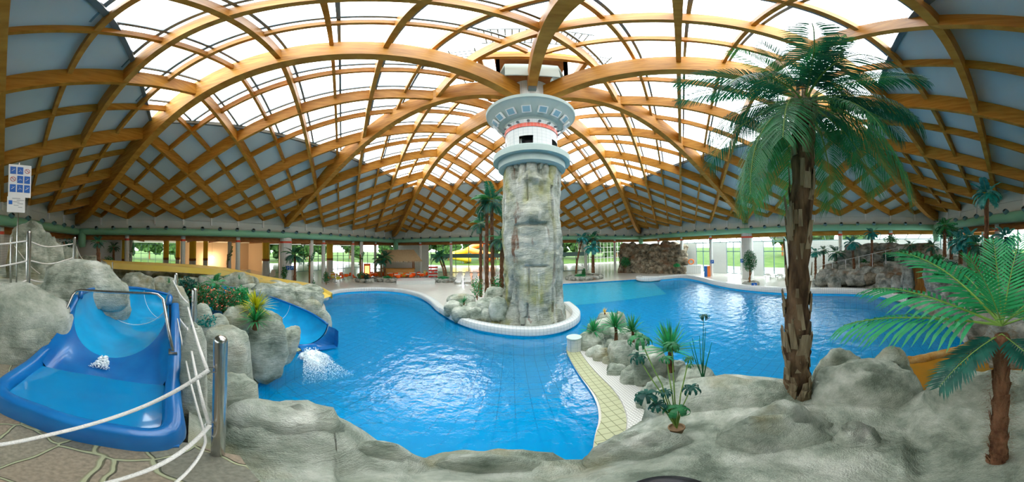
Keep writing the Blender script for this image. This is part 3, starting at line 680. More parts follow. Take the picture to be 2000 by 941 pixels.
rock(546, 636, 580, 704, 5.5, 'thin slanting rock flank on the near side of the chute mouth', dep=1.4, amp=.12, sq=.7, sink=.1, tilt=RD(14))
rock(440, 585, 500, 640, 6.6, 'grey rock behind the green spiky plant', dep=1.0, sink=1.0)
# far bank of the chute
rock(538, 577, 600, 602, 11.4, 'cream rock lump along the far rim of the lower blue chute', dep=.4, amp=.14, sink=.3)
rock(584, 585, 628, 622, 10.3, 'second cream rock lump beside the far rim, nearer the mouth', dep=.4, amp=.14, sink=.3)
rock(614, 606, 646, 654, 9.15, 'cream rock at the far corner of the chute mouth', dep=.5, amp=.14, sink=.2)
rock(455, 556, 520, 590, 12.0, 'pale rock lump left end of the bank between the yellow and blue slides', dep=.6, amp=.14, sink=.6)
rock(500, 553, 575, 596, 11.6, 'grey-green fluted rock in the bank between yellow and blue slides', dep=.6, amp=.2, sq=.6, sink=.4)
rock(556, 560, 628, 606, 11.6, 'grey-green fluted rock ending at the pool below the yellow slide', dep=.5, amp=.2, sq=.6, sink=.3)
bx_ = MB().box((0, 0, .1), (.9, .5, .7)).build('concrete_step', M['conc'], loc=at(620, 590, 10.6) * 1); bx_.location.z = .0; tag(bx_, 'pale blue-green concrete block at the pool edge below the yellow slide', 'step')
for (x0, y0, x1, y1, d, l) in [(338, 541, 392, 560, 14, 'low grey rock in the bank left of the flowering shrub'), (385, 536, 440, 556, 14, 'low grey rock in the bank behind the flowering shrub'), (436, 532, 500, 562, 13.5, 'rounded grey rock behind the red flowers'), (240, 534, 300, 560, 11, 'brownish flat rock beyond the slide channel bend'), (205, 540, 245, 572, 8.5, 'small mossy boulder left of the slide channel bend'), (285, 540, 345, 562, 12, 'flat pale rock beyond the slide channel'), (300, 528, 372, 548, 17.5, 'low rock under the yellow slide, left part'), (250, 517, 345, 528, 19, 'long brown rock top behind the yellow slide'), (160, 508, 260, 545, 18, 'rock bank under the upper yellow slide')]:
    rock(x0, y0, x1, y1, d, l, dep=.5, amp=.2, sink=1.2 if d < 12 else .9)
for i, x in enumerate(range(360, 640, 35)):
    rock(x - 22, 528 + (x - 360) * .115, x + 26, 545 + (x - 360) * .13, 17.5 - (x - 360) * .012, 'low grey-green edging rock behind the yellow slide, %s from its left end' % ordn[min(i, 6)] if i < 7 else 'low edging rock where the yellow slide meets the pool', dep=.4, amp=.15, sink=.6)
# ---- left of the basin
rock(-95, 558, 132, 745, 3.35, 'large grey rock with dark grooves left of the blue basin', dep=.8, amp=.10, sq=.72, strata=.02, sink=.2, tilt=RD(8))
rock(80, 515, 246, 640, 4.9, 'big boulder with striped diagonal grooves behind the steel hoop', dep=.7, amp=.16, sq=.75, strata=.05, sink=.3, tilt=RD(16))
rock(158, 545, 248, 608, 4.5, 'light boulder lower right of the grooved one, touching the channel', dep=.5, amp=.12, sink=.0, tilt=RD(10))
rock(-20, 640, 122, 770, 2.75, 'mossy brown rock edge along the left rim of the basin', dep=.5, amp=.12, strata=.04, sink=.05, tilt=RD(-24))
rock(18, 437, 92, 580, 7.2, 'tall tapering grey-green rock tower behind the rope railing', dep=.8, amp=.14, sq=.6, sink=.5)
rock(68, 462, 124, 580, 7.6, 'shorter shoulder of rock leaning on the rock tower', dep=.8, amp=.2, sq=.65, sink=.5)
rock(96, 480, 150, 560, 9.5, 'tan cleft rock right of the rock tower', dep=.8, amp=.25, sq=.65, sink=1.2)
rock(150, 500, 215, 545, 13, 'brown rock behind the second steel post', dep=.6, amp=.25, sink=1.2)
# upper terrace behind the posts at left
tr_ = MB().prism([onz(px, 560, 2.9).xy[:] for px in ()] or [(-4.2, -1.6), (-3.2, -2.2), (-2.0, -3.2), (-2.5, -6.5), (-8, -7.2), (-8.6, -3.4), (-6.2, -1.8)], .0, 2.75).build('rock_terrace', M['rock']); tag(tr_, 'raised brown rock terrace carrying the left rope railing', 'terrace')
# ---- spine of boulders between the two pools
SPINE = [(1131, 650, 1180, 697, 7.3, 'near the round white tiled post'), (1146, 630, 1180, 662, 8.1, 'at the far tip behind the tiled post'), (1168, 610, 1212, 634, 9.3, 'topmost at the far end'), (1166, 622, 1200, 650, 8.6, 'behind the first spiky plant'), (1176, 638, 1212, 672, 8.0, 'under the second spiky plant'), (1200, 610, 1222, 650, 8.9, 'far right side behind the second spiky plant'), (1146, 676, 1186, 715, 6.7, 'second from the tiled post along the grating'), (1158, 680, 1196, 722, 6.4, 'third from the tiled post along the grating'), (1182, 664, 1212, 690, 7.0, 'small one wedged between larger rocks'), (1190, 665, 1246, 720, 6.1, 'broadest and darkest-cracked on the crest'), (1176, 695, 1204, 735, 6.1, 'narrow one next to the grating'), (1184, 708, 1226, 762, 5.5, 'dark-footed one beside the grating'), (1212, 716, 1256, 790, 5.0, 'tall pale one beside the grating'), (1234, 676, 1300, 760, 5.1, 'pale crest block behind the umbrella plant'), (1240, 760, 1290, 815, 4.0, 'nearest to the clay pot'), (1256, 740, 1330, 800, 4.0, 'low one behind the clay pot'), (1300, 702, 1340, 745, 5.0, 'small round one right of the trunk'), (1320, 716, 1398, 770, 4.3, 'rounded one under the tall papyrus'), (1222, 650, 1262, 700, 6.4, 'right flank by the water, middle'), (1210, 640, 1240, 680, 7.4, 'right flank by the water, far')]
for (a, b, c, d_, e, l) in SPINE: rock(a, b, c, d_, e, 'grey boulder of the row between the pools, ' + l, dep=.9, amp=.14, sq=.72, sink=.25 if e > 5.5 else .6, sub=4)
# ================================================================ start basin, chute, yellow slide
M['gel'] = mat('blue gelcoat', (.002, .115, .38), .3, .5, col2=(.006, .17, .47), scale=3, coat=.4)
M['gel2'] = mat('lighter blue channel', (.004, .27, .55), .22, .5, col2=(.003, .36, .68), scale=2, coat=.5)
M['gelwet'] = mat('wet blue tray', (.002, .20, .47), .08, .6, col2=(.003, .24, .53), scale=2, coat=.8)
M['yel2'] = mat('sun-faded yellow slide', (.80, .60, .10), .35, .4, col2=(.85, .66, .22), scale=.6)
M['foam'] = mat('white foam', (.85, .95, .98), .9, .1)
def mistmat():
    m = bpy.data.materials.new('foamy water'); m.use_nodes = True; N = m.node_tree.nodes; L = m.node_tree.links; N.clear(); o = N.new('ShaderNodeOutputMaterial'); d = N.new('ShaderNodeBsdfDiffuse'); d.inputs[0].default_value = (.8, .93, .98, 1); t = N.new('ShaderNodeBsdfTransparent'); mx = N.new('ShaderNodeMixShader')
    tc = N.new('ShaderNodeTexCoord'); mp = N.new('ShaderNodeMapping'); mp.inputs['Scale'].default_value = (1.2, 5, 3); L.new(tc.outputs['Object'], mp.inputs[0]); n = N.new('ShaderNodeTexNoise'); n.inputs['Scale'].default_value = 1.6; n.inputs['Detail'].default_value = 7; n.inputs['Roughness'].default_value = .65; L.new(mp.outputs[0], n.inputs['Vector'])
    s = N.new('ShaderNodeSeparateXYZ'); L.new(tc.outputs['Object'], s.inputs[0])
    dv = N.new('ShaderNodeMath'); dv.operation = 'MULTIPLY_ADD'; dv.inputs[1].default_value = -.42; dv.inputs[2].default_value = .72; L.new(s.outputs[0], dv.inputs[0]); ab = N.new('ShaderNodeMath'); ab.operation = 'ABSOLUTE'; L.new(s.outputs[1], ab.inputs[0]); a2 = N.new('ShaderNodeMath'); a2.operation = 'MULTIPLY_ADD'; a2.inputs[1].default_value = -.75; L.new(ab.outputs[0], a2.inputs[0]); L.new(dv.outputs[0], a2.inputs[2])
    a3 = N.new('ShaderNodeMath'); a3.operation = 'ADD'; L.new(a2.outputs[0], a3.inputs[0]); L.new(n.outputs['Fac'], a3.inputs[1]); r = N.new('ShaderNodeValToRGB'); r.color_ramp.elements[0].position = .55; r.color_ramp.elements[1].position = .95; L.new(a3.outputs[0], r.inputs['Fac'])
    L.new(r.outputs['Color'], mx.inputs[0]); L.new(t.outputs[0], mx.inputs[1]); L.new(d.outputs[0], mx.inputs[2]); L.new(mx.outputs[0], o.inputs[0]); return m
M['mist'] = mistmat()
def foamsheet():
    R = []
    for i in range(41):
        x = 2.9 * i / 40; R.append([V((x, (-1 + 2 * k / 24) * (.3 + .45 * x), .015 + .20 * math.exp(-((x - .45) / .5) ** 2) * (1 - (-1 + 2 * k / 24) ** 2) + .03 * noise.noise(V((x * 4, k * .5, 1))))) for k in range(25)])
    o = MB().grid(R).build('foam_patch', M['mist'], smooth=True, loc=(-5.85, 4.3, ZW)); o.rotation_euler = (0, 0, RD(-21)); tag(o, 'streaky white foam spreading on the pool from the chute mouth', 'foam', kind='stuff')
def stone_floor():
    m = mat('crazy paving', (.2, .17, .13), .7, .3); N = m.node_tree.nodes; L = m.node_tree.links; p = N['Principled BSDF']
    g = N.new('ShaderNodeNewGeometry'); v = N.new('ShaderNodeTexVoronoi'); v.feature = 'F1'; v.inputs['Scale'].default_value = 3.6; v2 = N.new('ShaderNodeTexVoronoi'); v2.feature = 'DISTANCE_TO_EDGE'; v2.inputs['Scale'].default_value = 3.6
    n = N.new('ShaderNodeTexNoise'); n.inputs['Scale'].default_value = 3; mx = N.new('ShaderNodeMix'); mx.data_type = 'VECTOR'; mx.inputs[0].default_value = .12
    L.new(g.outputs['Position'], n.inputs['Vector']); L.new(g.outputs['Position'], mx.inputs[4]); L.new(n.outputs['Color'], mx.inputs[5]); L.new(mx.outputs[1], v.inputs['Vector']); L.new(mx.outputs[1], v2.inputs['Vector'])
    r = N.new('ShaderNodeValToRGB'); e = r.color_ramp.elements; e[0].color = (.13, .13, .11, 1); e[1].color = (.30, .22, .15, 1); q = e.new(.5); q.color = (.20, .20, .15, 1)
    sx = N.new('ShaderNodeSeparateXYZ'); L.new(v.outputs['Color'], sx.inputs[0]); L.new(sx.outputs[0], r.inputs['Fac'])
    n5 = N.new('ShaderNodeTexNoise'); n5.inputs['Scale'].default_value = 40; n5.inputs['Detail'].default_value = 6; L.new(g.outputs['Position'], n5.inputs['Vector'])
    ml = N.new('ShaderNodeMix'); ml.data_type = 'RGBA'; ml.blend_type = 'OVERLAY'; ml.inputs[0].default_value = .6; L.new(r.outputs['Color'], ml.inputs[6]); L.new(n5.outputs['Fac'], ml.inputs[7])
    rr = N.new('ShaderNodeValToRGB'); rr.color_ramp.elements[0].position = .018; rr.color_ramp.elements[1].position = .04; rr.color_ramp.elements[0].color = (1, 1, 1, 1); rr.color_ramp.elements[1].color = (0, 0, 0, 1); L.new(v2.outputs['Distance'], rr.inputs['Fac'])
    m2 = N.new('ShaderNodeMix'); m2.data_type = 'RGBA'; L.new(rr.outputs['Color'], m2.inputs[0]); L.new(ml.outputs[2], m2.inputs[6]); m2.inputs[7].default_value = (.34, .36, .22, 1); L.new(m2.outputs[2], p.inputs['Base Color'])
    b = N.new('ShaderNodeBump'); b.inputs['Distance'].default_value = .02; iv = N.new('ShaderNodeMath'); iv.operation = 'SUBTRACT'; iv.inputs[0].default_value = 1; L.new(rr.outputs['Color'], iv.inputs[1]); L.new(iv.outputs[0], b.inputs['Height']); L.new(b.outputs[0], p.inputs['Normal'])
    return m
M['crazy'] = stone_floor()
pf = MB().prism([(-1.20, -3.2), (.3, -3.2), (.3, -.25), (-.28, .3), (-1.0, .34), (-1.2, .1), (-1.25, -1.3), (-2.6, -1.8), (-2.6, -3.2)], 1.2, 2.2).build('floor_platform', M['crazy']); struct(pf)
bs = empty('slide_start_basin', (-1.9, -.65, 2.2)); tag(bs, 'wide blue slide start basin with a shallow wet tray, front left', 'slide basin')
O_ = V((-1.9, -.65, 2.2))
def rel(L_, o=O_): return [V(p) - o for p in L_]
ZT = 2.42
outer = [(-1.14, .06), (-1.10, -.35), (-1.12, -.8), (-1.20, -1.32), (-1.9, -1.46), (-2.6, -1.55), (-3.3, -1.6), (-3.3, .10), (-2.2, .10)]
MB().prism([(p[0] + 1.9, p[1] + .65) for p in outer], -.05, .02).build('base', M['gel'], bs)
# rim: swept round-topped border
rim = [(-3.35, .04, 2.95), (-2.7, .04, 2.80), (-2.2, .03, 2.62), (-1.7, .01, 2.48), (-1.22, -.01, ZT), (-1.18, -.35, ZT), (-1.2, -.8, ZT), (-1.27, -1.25, ZT), (-1.9, -1.36, ZT + .03), (-2.4, -1.42, 2.55), (-2.9, -1.5, 2.78), (-3.35, -1.56, 2.98)]
def smooth_path(P, n=8):
    P = [V(p) for p in P]; Q = []
    for i in range(len(P) - 1):
        a, b, c, d = P[max(i - 1, 0)], P[i], P[i + 1], P[min(i + 2, len(P) - 1)]
        for k in range(n):
            t = k / n; Q.append(.5 * ((2 * b) + (c - a) * t + (2 * a - 5 * b + 4 * c - d) * t * t + (3 * b - a - 3 * c + d) * t ** 3))
    Q.append(P[-1]); return Q
rp2 = smooth_path(rim, 6); rb = MB(); rows = []
for i, p in enumerate(rp2):
    t = (rp2[min(i + 1, len(rp2) - 1)] - rp2[max(i - 1, 0)]); t.z = 0; t.normalize(); s = V((t.y, -t.x, 0)) * -1   # outward
    if (p + s - V((-2.2, -.65, p.z))).length < (p - V((-2.2, -.65, p.z))).length: s = -s
    h = p.z - 2.2
    rows.append([p + s * .09 + V((0, 0, -h)), p + s * .07 + V((0, 0, -.02)), p + s * .05, p - s * .03, p - s * .05 + V((0, 0, -.03)), p - s * .07 + V((0, 0, -(h - .1)))])
rb.grid([rel(r) for r in rows]).build('rim', M['gel'], bs, smooth=True)
# tray and trough
MB().add(rel([(-1.25, -.05, 2.325), (-1.28, -1.2, 2.325), (-1.93, -1.32, 2.325), (-2.0, -.7, 2.325), (-1.95, -.03, 2.325)]), [(0, 4, 3, 2, 1)]).build('wet_tray', M['gelwet'], bs)
A = []; B = []; n = 24
for k in range(n + 1):
    t = k / n
    if t < .2: u = t / .2; a = V((-1.95, -1.36 + .12 * u, ZT + .02 - (ZT + .02 - 2.29) * u))
    elif t > .8: u = (t - .8) / .2; a = V((-1.95, -.08 + .09 * u, 2.29 + .24 * u))
    else: u = (t - .2) / .6; a = V((-1.95 - .06 * sin(pi * u), -1.24 + 1.16 * u, 2.29))
    q = pi * t; b = V((-3.3 + .72 * sin(q) ** .8, -.77 - .72 * cos(q), 2.96 - .70 * sin(q)))
    A.append(a); B.append(b)
rows = []
for j in range(7):
    s = j / 6; rows.append([A[k].lerp(B[k], s) - V((0, 0, .02 * sin(pi * s) * sin(pi * k / n) ** 2)) for k in range(n + 1)])
MB().grid([rel(r) for r in rows]).build('trough', M['gel'], bs, smooth=True)
def channel(name, path, rad, label, cat, bottom=True, matn='gel2', outer='gel', first=None, span=95):
    path = smooth_path(path, 5); org = path[0].copy(); root = empty(name, org); tag(root, label, cat)
    rin = []; rout = []; e1 = []; e2 = []
    for i, p in enumerate(path):
        t = path[min(i + 1, len(path) - 1)] - path[max(i - 1, 0)]; tz = t.copy(); tz.z = 0; tz.normalize(); s = V((tz.y, -tz.x, 0)); r_ = []; o_ = []
        for k in range(21):
            q = RD(-span + 2 * span * k / 20); r_.append(p + V((0, 0, rad)) + s * (rad * sin(q)) - V((0, 0, rad * cos(q))) - org)
            o_.append(p + V((0, 0, rad)) + s * ((rad + .05) * sin(q)) - V((0, 0, (rad + .05) * cos(q))) - org)
        if first and i == 0: r_ = [b - org for b in first]; o_ = [b - org - V((.0, 0, .05)) for b in first]
        rin.append(r_); rout.append(o_); e1.append((r_[0] + o_[0]) / 2); e2.append((r_[-1] + o_[-1]) / 2)
    MB().grid(rin).build('channel', M[matn], root, smooth=True); MB().grid(rout).build('outer_shell', M[outer], root, smooth=True)
    for e in (e1, e2): MB().tube(e, .045, 8).build('rim', M[outer], root, smooth=True)
    for i in range(7, len(rin) - 2, 9):
        MB().tube([V(q) + V((0, 0, .004)) for q in rin[i]], .007, 5).build('joint_seam', M['white'], root)
    return root
fa = [V((-3.3 + .72 * sin(RD(k * 9)) ** .8, -.77 - .72 * cos(RD(k * 9)), 2.96 - .70 * sin(RD(k * 9)))) for k in range(21)]
channel('slide_channel', [(-3.3, -.77, 2.24), (-4.0, -.78, 2.18), (-4.8, -.72, 2.05), (-5.6, -.4, 1.85), (-6.2, .3, 1.5), (-6.6, 1.1, 1.1), (-7.3, 2.0, .85)], .72, 'blue half-round slide channel curving away behind the rocks from the start basin', 'water slide', first=fa)
channel('lower_chute', [(-11.3, 1.7, 1.0), (-10.8, 2.9, .85), (-9.8, 3.85, .64), (-8.6, 4.35, .45), (-7.3, 4.6, .26), (-6.15, 4.45, .10)], .80, 'blue curved chute ending at the left pool with water gushing out', 'water slide', span=84)
mo = empty('chute_mouth', (-6.1, 4.42, .1), RD(-20)); mo['label'] = 'deep blue flared mouth plate at the end of the lower blue chute'; mo['category'] = 'slide mouth'
mm = MB(); 
arc = [V((-.04, .80 * sin(RD(q)), .80 - .80 * cos(RD(q)))) for q in range(-84, 85, 12)]
orect = []
for q in range(-84, 85, 12):
    y = 1.0 * max(-1, min(1, sin(RD(q)) * 1.3)); z = .74 - .86 * max(0, min(1, cos(RD(q)) * 1.5)); orect.append(V((.06, y, max(z, -.12))))
orect2 = [p + V((.30, 0, 0)) for p in orect]
mm.grid([arc, orect, orect2]); mm.build('flared_plate', M['gel'], mo, smooth=False)
MB().box((.18, 0, -.04), (.5, .6, .04)).build('spill_lip', M['gel'], mo)
# stainless hoop over the basin
hp = smooth_path([(-2.58, -1.50, 2.60), (-2.72, -1.5, 2.75)], 2)
hoop = [(-2.58, -1.52, 2.55), (-3.10, -1.54, 3.02), (-3.16, -1.50, 3.09), (-3.16, -1.42, 3.12), (-3.06, -.30, 3.17), (-3.04, -.20, 3.16), (-2.98, -.12, 3.10), (-2.25, .02, 2.62)]
ho = empty('steel_hoop', hoop[0]); tag(ho, 'stainless steel grab hoop standing over the blue start basin', 'grab rail')
MB().tube([V(p) - V(hoop[0]) for p in hoop], .022, 12).build('tube', M['stainless'], ho, smooth=True)
for p in (hoop[0], hoop[-1]): MB().box(V(p) - V(hoop[0]), (.14, .09, .02)).build('foot_plate', M['stainless'], ho)
# yellow slide
yp = [at(-20, 470, 15), at(60, 492, 15.5), at(140, 507, 15.6), at(230, 516, 15.4), at(320, 520.5, 15.3), at(400, 525.5, 15.3), at(450, 532, 15.4), at(500, 545, 15.2), at(560, 556, 14.8), at(600, 565, 14.3), at(632, 583, 13.6)]
yps = smooth_path(yp, 5); yo = empty('yellow_slide', yps[0]); tag(yo, 'long low yellow water slide running along the rocks to the left pool', 'water slide')
rows = []
for i, p in enumerate(yps):
    t = yps[min(i + 1, len(yps) - 1)] - yps[max(i - 1, 0)]; t.z = 0; t.normalize(); s = V((t.y, -t.x, 0)); q = p - yps[0]; wd = .95
    rows.append([q - s * (wd + .12) + V((0, 0, -.25)), q - s * (wd + .1) + V((0, 0, .2)), q - s * wd + V((0, 0, .2)), q - s * (wd - .06), q, q + s * (wd - .06), q + s * wd + V((0, 0, .16)), q + s * (wd + .1) + V((0, 0, .16)), q + s * (wd + .12) + V((0, 0, -.25))])
MB().grid(rows).build('trough', M['yel2'], yo, smooth=False)
# yellow pole structure at the far left edge
ys = empty('yellow_tower_slide', at(4, 545, 7.0)); b_ = ys.location.z; ys.location.z = 2.75; tag(ys, 'upright yellow slide flank at the extreme left edge beside the rock tower', 'slide')
tb = at(-4, 440, 7.0); MB().ribbon([V((0, 0, 0)), V((0, 0, 0)) + (at(8, 437, 7.0) - V(ys.location))], .35, .12, up=(.3, .3, 0)).build('flank', M['yellow'], ys)
# foam
OCT = ([V(q) for q in ((1, 0, 0), (-1, 0, 0), (0, 1, 0), (0, -1, 0), (0, 0, 1), (0, 0, -1))], [(0, 2, 4), (2, 1, 4), (1, 3, 4), (3, 0, 4), (2, 0, 5), (1, 2, 5), (3, 1, 5), (0, 3, 5)])
def foam(c, n, sx, sy, h, label, seed, dirx=(1, 0)):
    r = random.Random(seed); mb = MB()
    for i in range(n):
        u = r.random() ** .7; a = r.uniform(-1, 1) * (.25 + .75 * u); p = V((u * sx, a * sy * .5, max(0, h * (1 - u)) * r.random()))
        q = atan2(dirx[1], dirx[0]); p = Matrix.Rotation(q, 3, 'Z') @ p
        s = r.uniform(.006, .030) * (1.2 - u); vs, fs = OCT; mb.add([v * s + p for v in vs], fs)
    o = mb.build('splash', M['foam'], smooth=True, loc=c); tag(o, label, 'splash', kind='stuff'); return o
foam((-5.75, 4.25, ZW - .02), 3500, 2.1, 1.5, .30, 'white splash of water below the mouth of the lower blue chute', 5, (.93, -.36)); foamsheet()
foam((-2.42, -.76, 2.30), 260, .22, .26, .10, 'small white gush of water welling up in the start basin', 6, (1, 0))
# ---- tiled banks along the near pool shores
def band(pts, w0, w1, z, name, m, label, cat, kindstruct=False):
    rows = []
    for i, p in enumerate(pts):
        a = V((*pts[max(i - 1, 0)], 0)); c = V((*pts[min(i + 1, len(pts) - 1)], 0)); t = (c - a).normalized(); s = V((t.y, -t.x, 0)); p = V((*p, 0))
        rows.append([p + s * w0 + V((0, 0, z - .12)), p + s * w0 + V((0, 0, z)), p + s * w1 + V((0, 0, z)), p + s * w1 + V((0, 0, z - .12))])
    o = MB().grid(rows).build(name, M[m]); tag(o, label, cat); return o
# ================================================================ rope railing, sign, divider banks, kiosk, furniture
def pole(x, ytop, d, z0, r, label, ytopz=None):
    t = at(x, ytop, d); o = empty('steel_post', (t.x, t.y, z0)); tag(o, label, 'post', 'stainless rope-railing posts'); h = t.z - z0
    MB().lathe([(r, 0), (r, h - r), (r * .92, h - r * .6), (r * .7, h - r * .28), (r * .35, h - r * .05), (0, h)], seg=20).build('post', M['stainless'], o, smooth=True); return o
P1 = pole(431, 655, 1.07, 1.7, .036, 'thick stainless post close to the camera with a domed top')
P2 = pole(380, 562, 2.6, 1.7, .036, 'second stainless post from the camera, behind the close one')
P3 = pole(344, 533, 4.1, 1.6, .036, 'third stainless post from the camera, beside the slide channel')
pole(57, 450, 4.0, 2.55, .045, 'tall stainless post at the left standing on the rock terrace'); pole(146, 462, 6.2, 2.3, .05, 'stainless post behind the grooved boulder')
for x, yt, d, z0, l in ((23, 462, 6.0, 2.6, 'dull post in front of the rock tower'), (84, 515, 7.0, 2.3, 'short post at the foot of the rock tower'), (185, 521, 9.5, .0, 'low post left of the leaning palm trunk'), (205, 516, 10.5, .0, 'low post right of the leaning palm trunk'), (220, 511, 11.5, .0, 'farthest low post of the rope path at left'), (160, 520, 10, .0, 'low thin post by the yellow slide'), (265, 530, 15, .0, 'thin far post left of the name board'), (283, 538, 14.5, .0, 'thin far post right of the other one')):
    pole(x, yt, d, z0, .035, l)
def rope(pts, r, label, sag=0.0, m='rope'):
    P = smooth_path(pts, 8); o = MB().tube([p - P[0] for p in P], r, 10).build('rope', M[m], smooth=True, loc=P[0]); tag(o, label, 'rope'); return o
rope([at(408, 722, 1.02), at(300, 785, .93), at(200, 822, .84), at(100, 848, .76), at(0, 868, .70), at(-60, 872, .7)], .0115, 'upper white rope swinging from the close post to the left edge')
rope([at(410, 830, 1.02), at(370, 870, .88), at(300, 913, .69), at(200, 945, .58), at(100, 965, .5)], .0125, 'lower white rope swinging from the close post out of the bottom edge')
rope([at(405, 722, 1.05), at(385, 665, 1.45), at(367, 600, 2.5)], .010, 'upper white rope from the close post back to the second post')
rope([at(408, 828, 1.05), at(385, 740, 1.35), at(366, 640, 2.45)], .010, 'lower white rope from the close post back to the second post')
rope([at(367, 592, 2.5), at(352, 575, 3.2), at(338, 548, 4.05)], .011, 'upper white rope between the second and third posts')
rope([at(364, 640, 2.5), at(347, 615, 3.2), at(336, 580, 4.05)], .011, 'lower white rope between the second and third posts')
rope([at(338, 580, 4.05), at(352, 650, 2.4), at(372, 745, 1.5), at(398, 842, 1.12), at(395, 880, .92), at(340, 945, .62)], .0075, 'slack white rope looping down beside the basin rim')
rope([at(55, 470, 4.0), at(0, 477, 3.7), at(-60, 478, 3.6)], .016, 'top rope left of the tall terrace post'); rope([at(59, 472, 4.0), at(95, 482, 4.8), at(143, 476, 6.2)], .016, 'top rope right of the tall terrace post')
rope([at(55, 509, 4.0), at(0, 520, 3.7), at(-60, 524, 3.6)], .016, 'middle rope left of the tall terrace post'); rope([at(59, 509, 4.0), at(100, 515, 4.8), at(143, 503, 6.2)], .016, 'middle rope right of the tall terrace post')
rope([at(55, 546, 4.0), at(20, 559, 3.8), at(-40, 566, 3.6)], .016, 'lowest rope left of the tall terrace post'); rope([at(59, 546, 4.0), at(75, 550, 4.4), at(92, 550, 5.0)], .016, 'lowest rope right of the tall terrace post')
rope([at(148, 480, 6.3), at(160, 505, 7.5), at(185, 528, 9.4)], .018, 'rope sagging from the second terrace post toward the low posts'); rope([at(28, 480, 6), at(60, 520, 6.3), at(88, 542, 7)], .014, 'grey rope across the face of the rock tower')
rope([at(185, 530, 9.5), at(196, 532, 10), at(205, 524, 10.5)], .018, 'white rope between the low posts by the leaning palm'); rope([at(205, 540, 10.5), at(213, 536, 11), at(220, 526, 11.5)], .018, 'white rope at the farthest low post')
# rings on the close post
for y in (722, 830):
    c = at(412, y, 1.06); rr = [V((.03 * cos(a * .5), 0.03 * sin(a * .5), 0)) for a in range(14)]
    ro = MB().tube(rr, .0025, 6).build('rope_ring', M['stainless'], loc=c); tag(ro, 'steel ring holding the %s rope at the close post' % ('upper' if y < 800 else 'lower'), 'ring')
# notice board at upper left
sp = at(38, 322, 5.2); sb = empty('notice_sign', (sp.x, sp.y, 2.6), face_cam(sp) + RD(12)); tag(sb, 'white rules sign with nine blue pictogram squares on a thin pole', 'sign')
zt = at(38, 322, 5.2).z - 2.6
def sz(y): return at(38, y, 5.2).z - 2.6
MB().tube([V((0, .03, 0)), V((0, .03, sz(318)))], .02, 8).build('pole', M['stainless'], sb)
MB().box((.02, 0, (sz(322) + sz(385)) / 2), (.56, .015, sz(322) - sz(385))).build('upper_board', M['white'], sb)
MB().box((-.06, -.01, (sz(385) + sz(415)) / 2), (.44, .015, sz(385) - sz(415))).build('lower_board', M['white'], sb)
M['signblue'] = mat('sign blue', (.01, .13, .5), .4, .4); M['signred'] = mat('sign red', (.6, .05, .03), .4, .4); M['ink'] = mat('grey print', (.3, .33, .36), .6, .1)
hh = (sz(324) - sz(384)); 
for r_ in range(3):
    for c_ in range(3):
        x = -.15 + c_ * .175; z = sz(322) - hh * (.2 + .29 * r_)
        if (r_, c_) in ((0, 2), (1, 0)):
            ring = [V((x + .062 * cos(a * .349), -.012, z + .062 * sin(a * .349))) for a in range(19)]; MB().tube(ring, .006, 4).build('prohibition_ring', M['signred'], sb)
            MB().ribbon([V((x - .04, -.012, z + .04)), V((x + .04, -.012, z - .04))], .012, .008).build('prohibition_bar', M['signred'], sb)
        else:
            q = MB().box((x, -.011, z), (.145, .006, hh * .24)).build('pictogram', M['signblue'], sb)
            f = MB(); f.tube([V((x - .04, -.016, z - .03)), V((x, -.016, z)), V((x + .04, -.016, z + (.04 if c_ != 1 else -.02)))], .007, 5); f.lathe([(0, -.012), (.012, 0), (0, .012)], (x - .01, -.016, z + .035), seg=8); f.build('figure', M['white'], q)
for k in range(6): MB().box((-.06 + (k % 2) * .1, -.02, sz(388) - k * .045), (.20 - .02 * k, .004, .012)).build('printed_line', M['ink'], sb)
MB().box((-.2, -.02, sz(396)), (.09, .004, .10)).build('blue_label', M['signblue'], sb)
# ---- tiled rim, ribbed grating between the pools, round post
DV = smooth_path([(1.80, 7.2, 0), (1.66, 6.6, 0), (1.6, 5.3, 0), (1.58, 4.1, 0), (1.36, 3.3, 0), (1.0, 2.7, 0), (.7, 2.0, 0), (.4, 1.1, 0)], 6); DV = [(p.x, p.y) for p in DV]
M['grate'] = tiled('white ribbed grating', (.74, .74, .7), (.42, .42, .38), .055, .5, .3, gw=.3)
band(DV, -.02, -.42, .03, 'tile_rim', 'rimtile', 'cream tiled rim of the left pool on its right-hand bank', 'pool rim'); band(DV, -.44, -.95, .025, 'drain_grating', 'grate', 'white ribbed drain grating beside the row of boulders', 'grating')
LV = [(p.x, p.y) for p in smooth_path([(-4.6, 1.9, 0), (-5.35, 2.7, 0), (-5.82, 3.4, 0), (-5.95, 4.1, 0)], 6)]
band(LV, -.02, -.36, .03, 'tile_rim', 'rimtile', 'cream tiled rim of the left pool beside the lower blue chute', 'pool rim')
tp = at(1122, 692, 7.05); o = empty('tiled_post', (tp.x, tp.y, -.1)); tag(o, 'short round white tiled post at the tip of the bank between the pools', 'post')
MB().lathe([(.235, 0), (.235, .62), (.2, .66), (0, .66)], seg=28).build('tiled_body', M['tilefine'], o); MB().lathe([(.25, .62), (.25, .68), (0, .69)], seg=28).build('cap', M['conc'], o)
# beach side round tiled bulkhead
bq = onz(1274, 548, -.05); kerb([(13.4, 19.5), (13.0, 19.1), (12.95, 18.5), (13.4, 18.0), (14.4, 17.8)][::-1], .5, .42, 'white tiled round bulkhead end of the far right kerb')
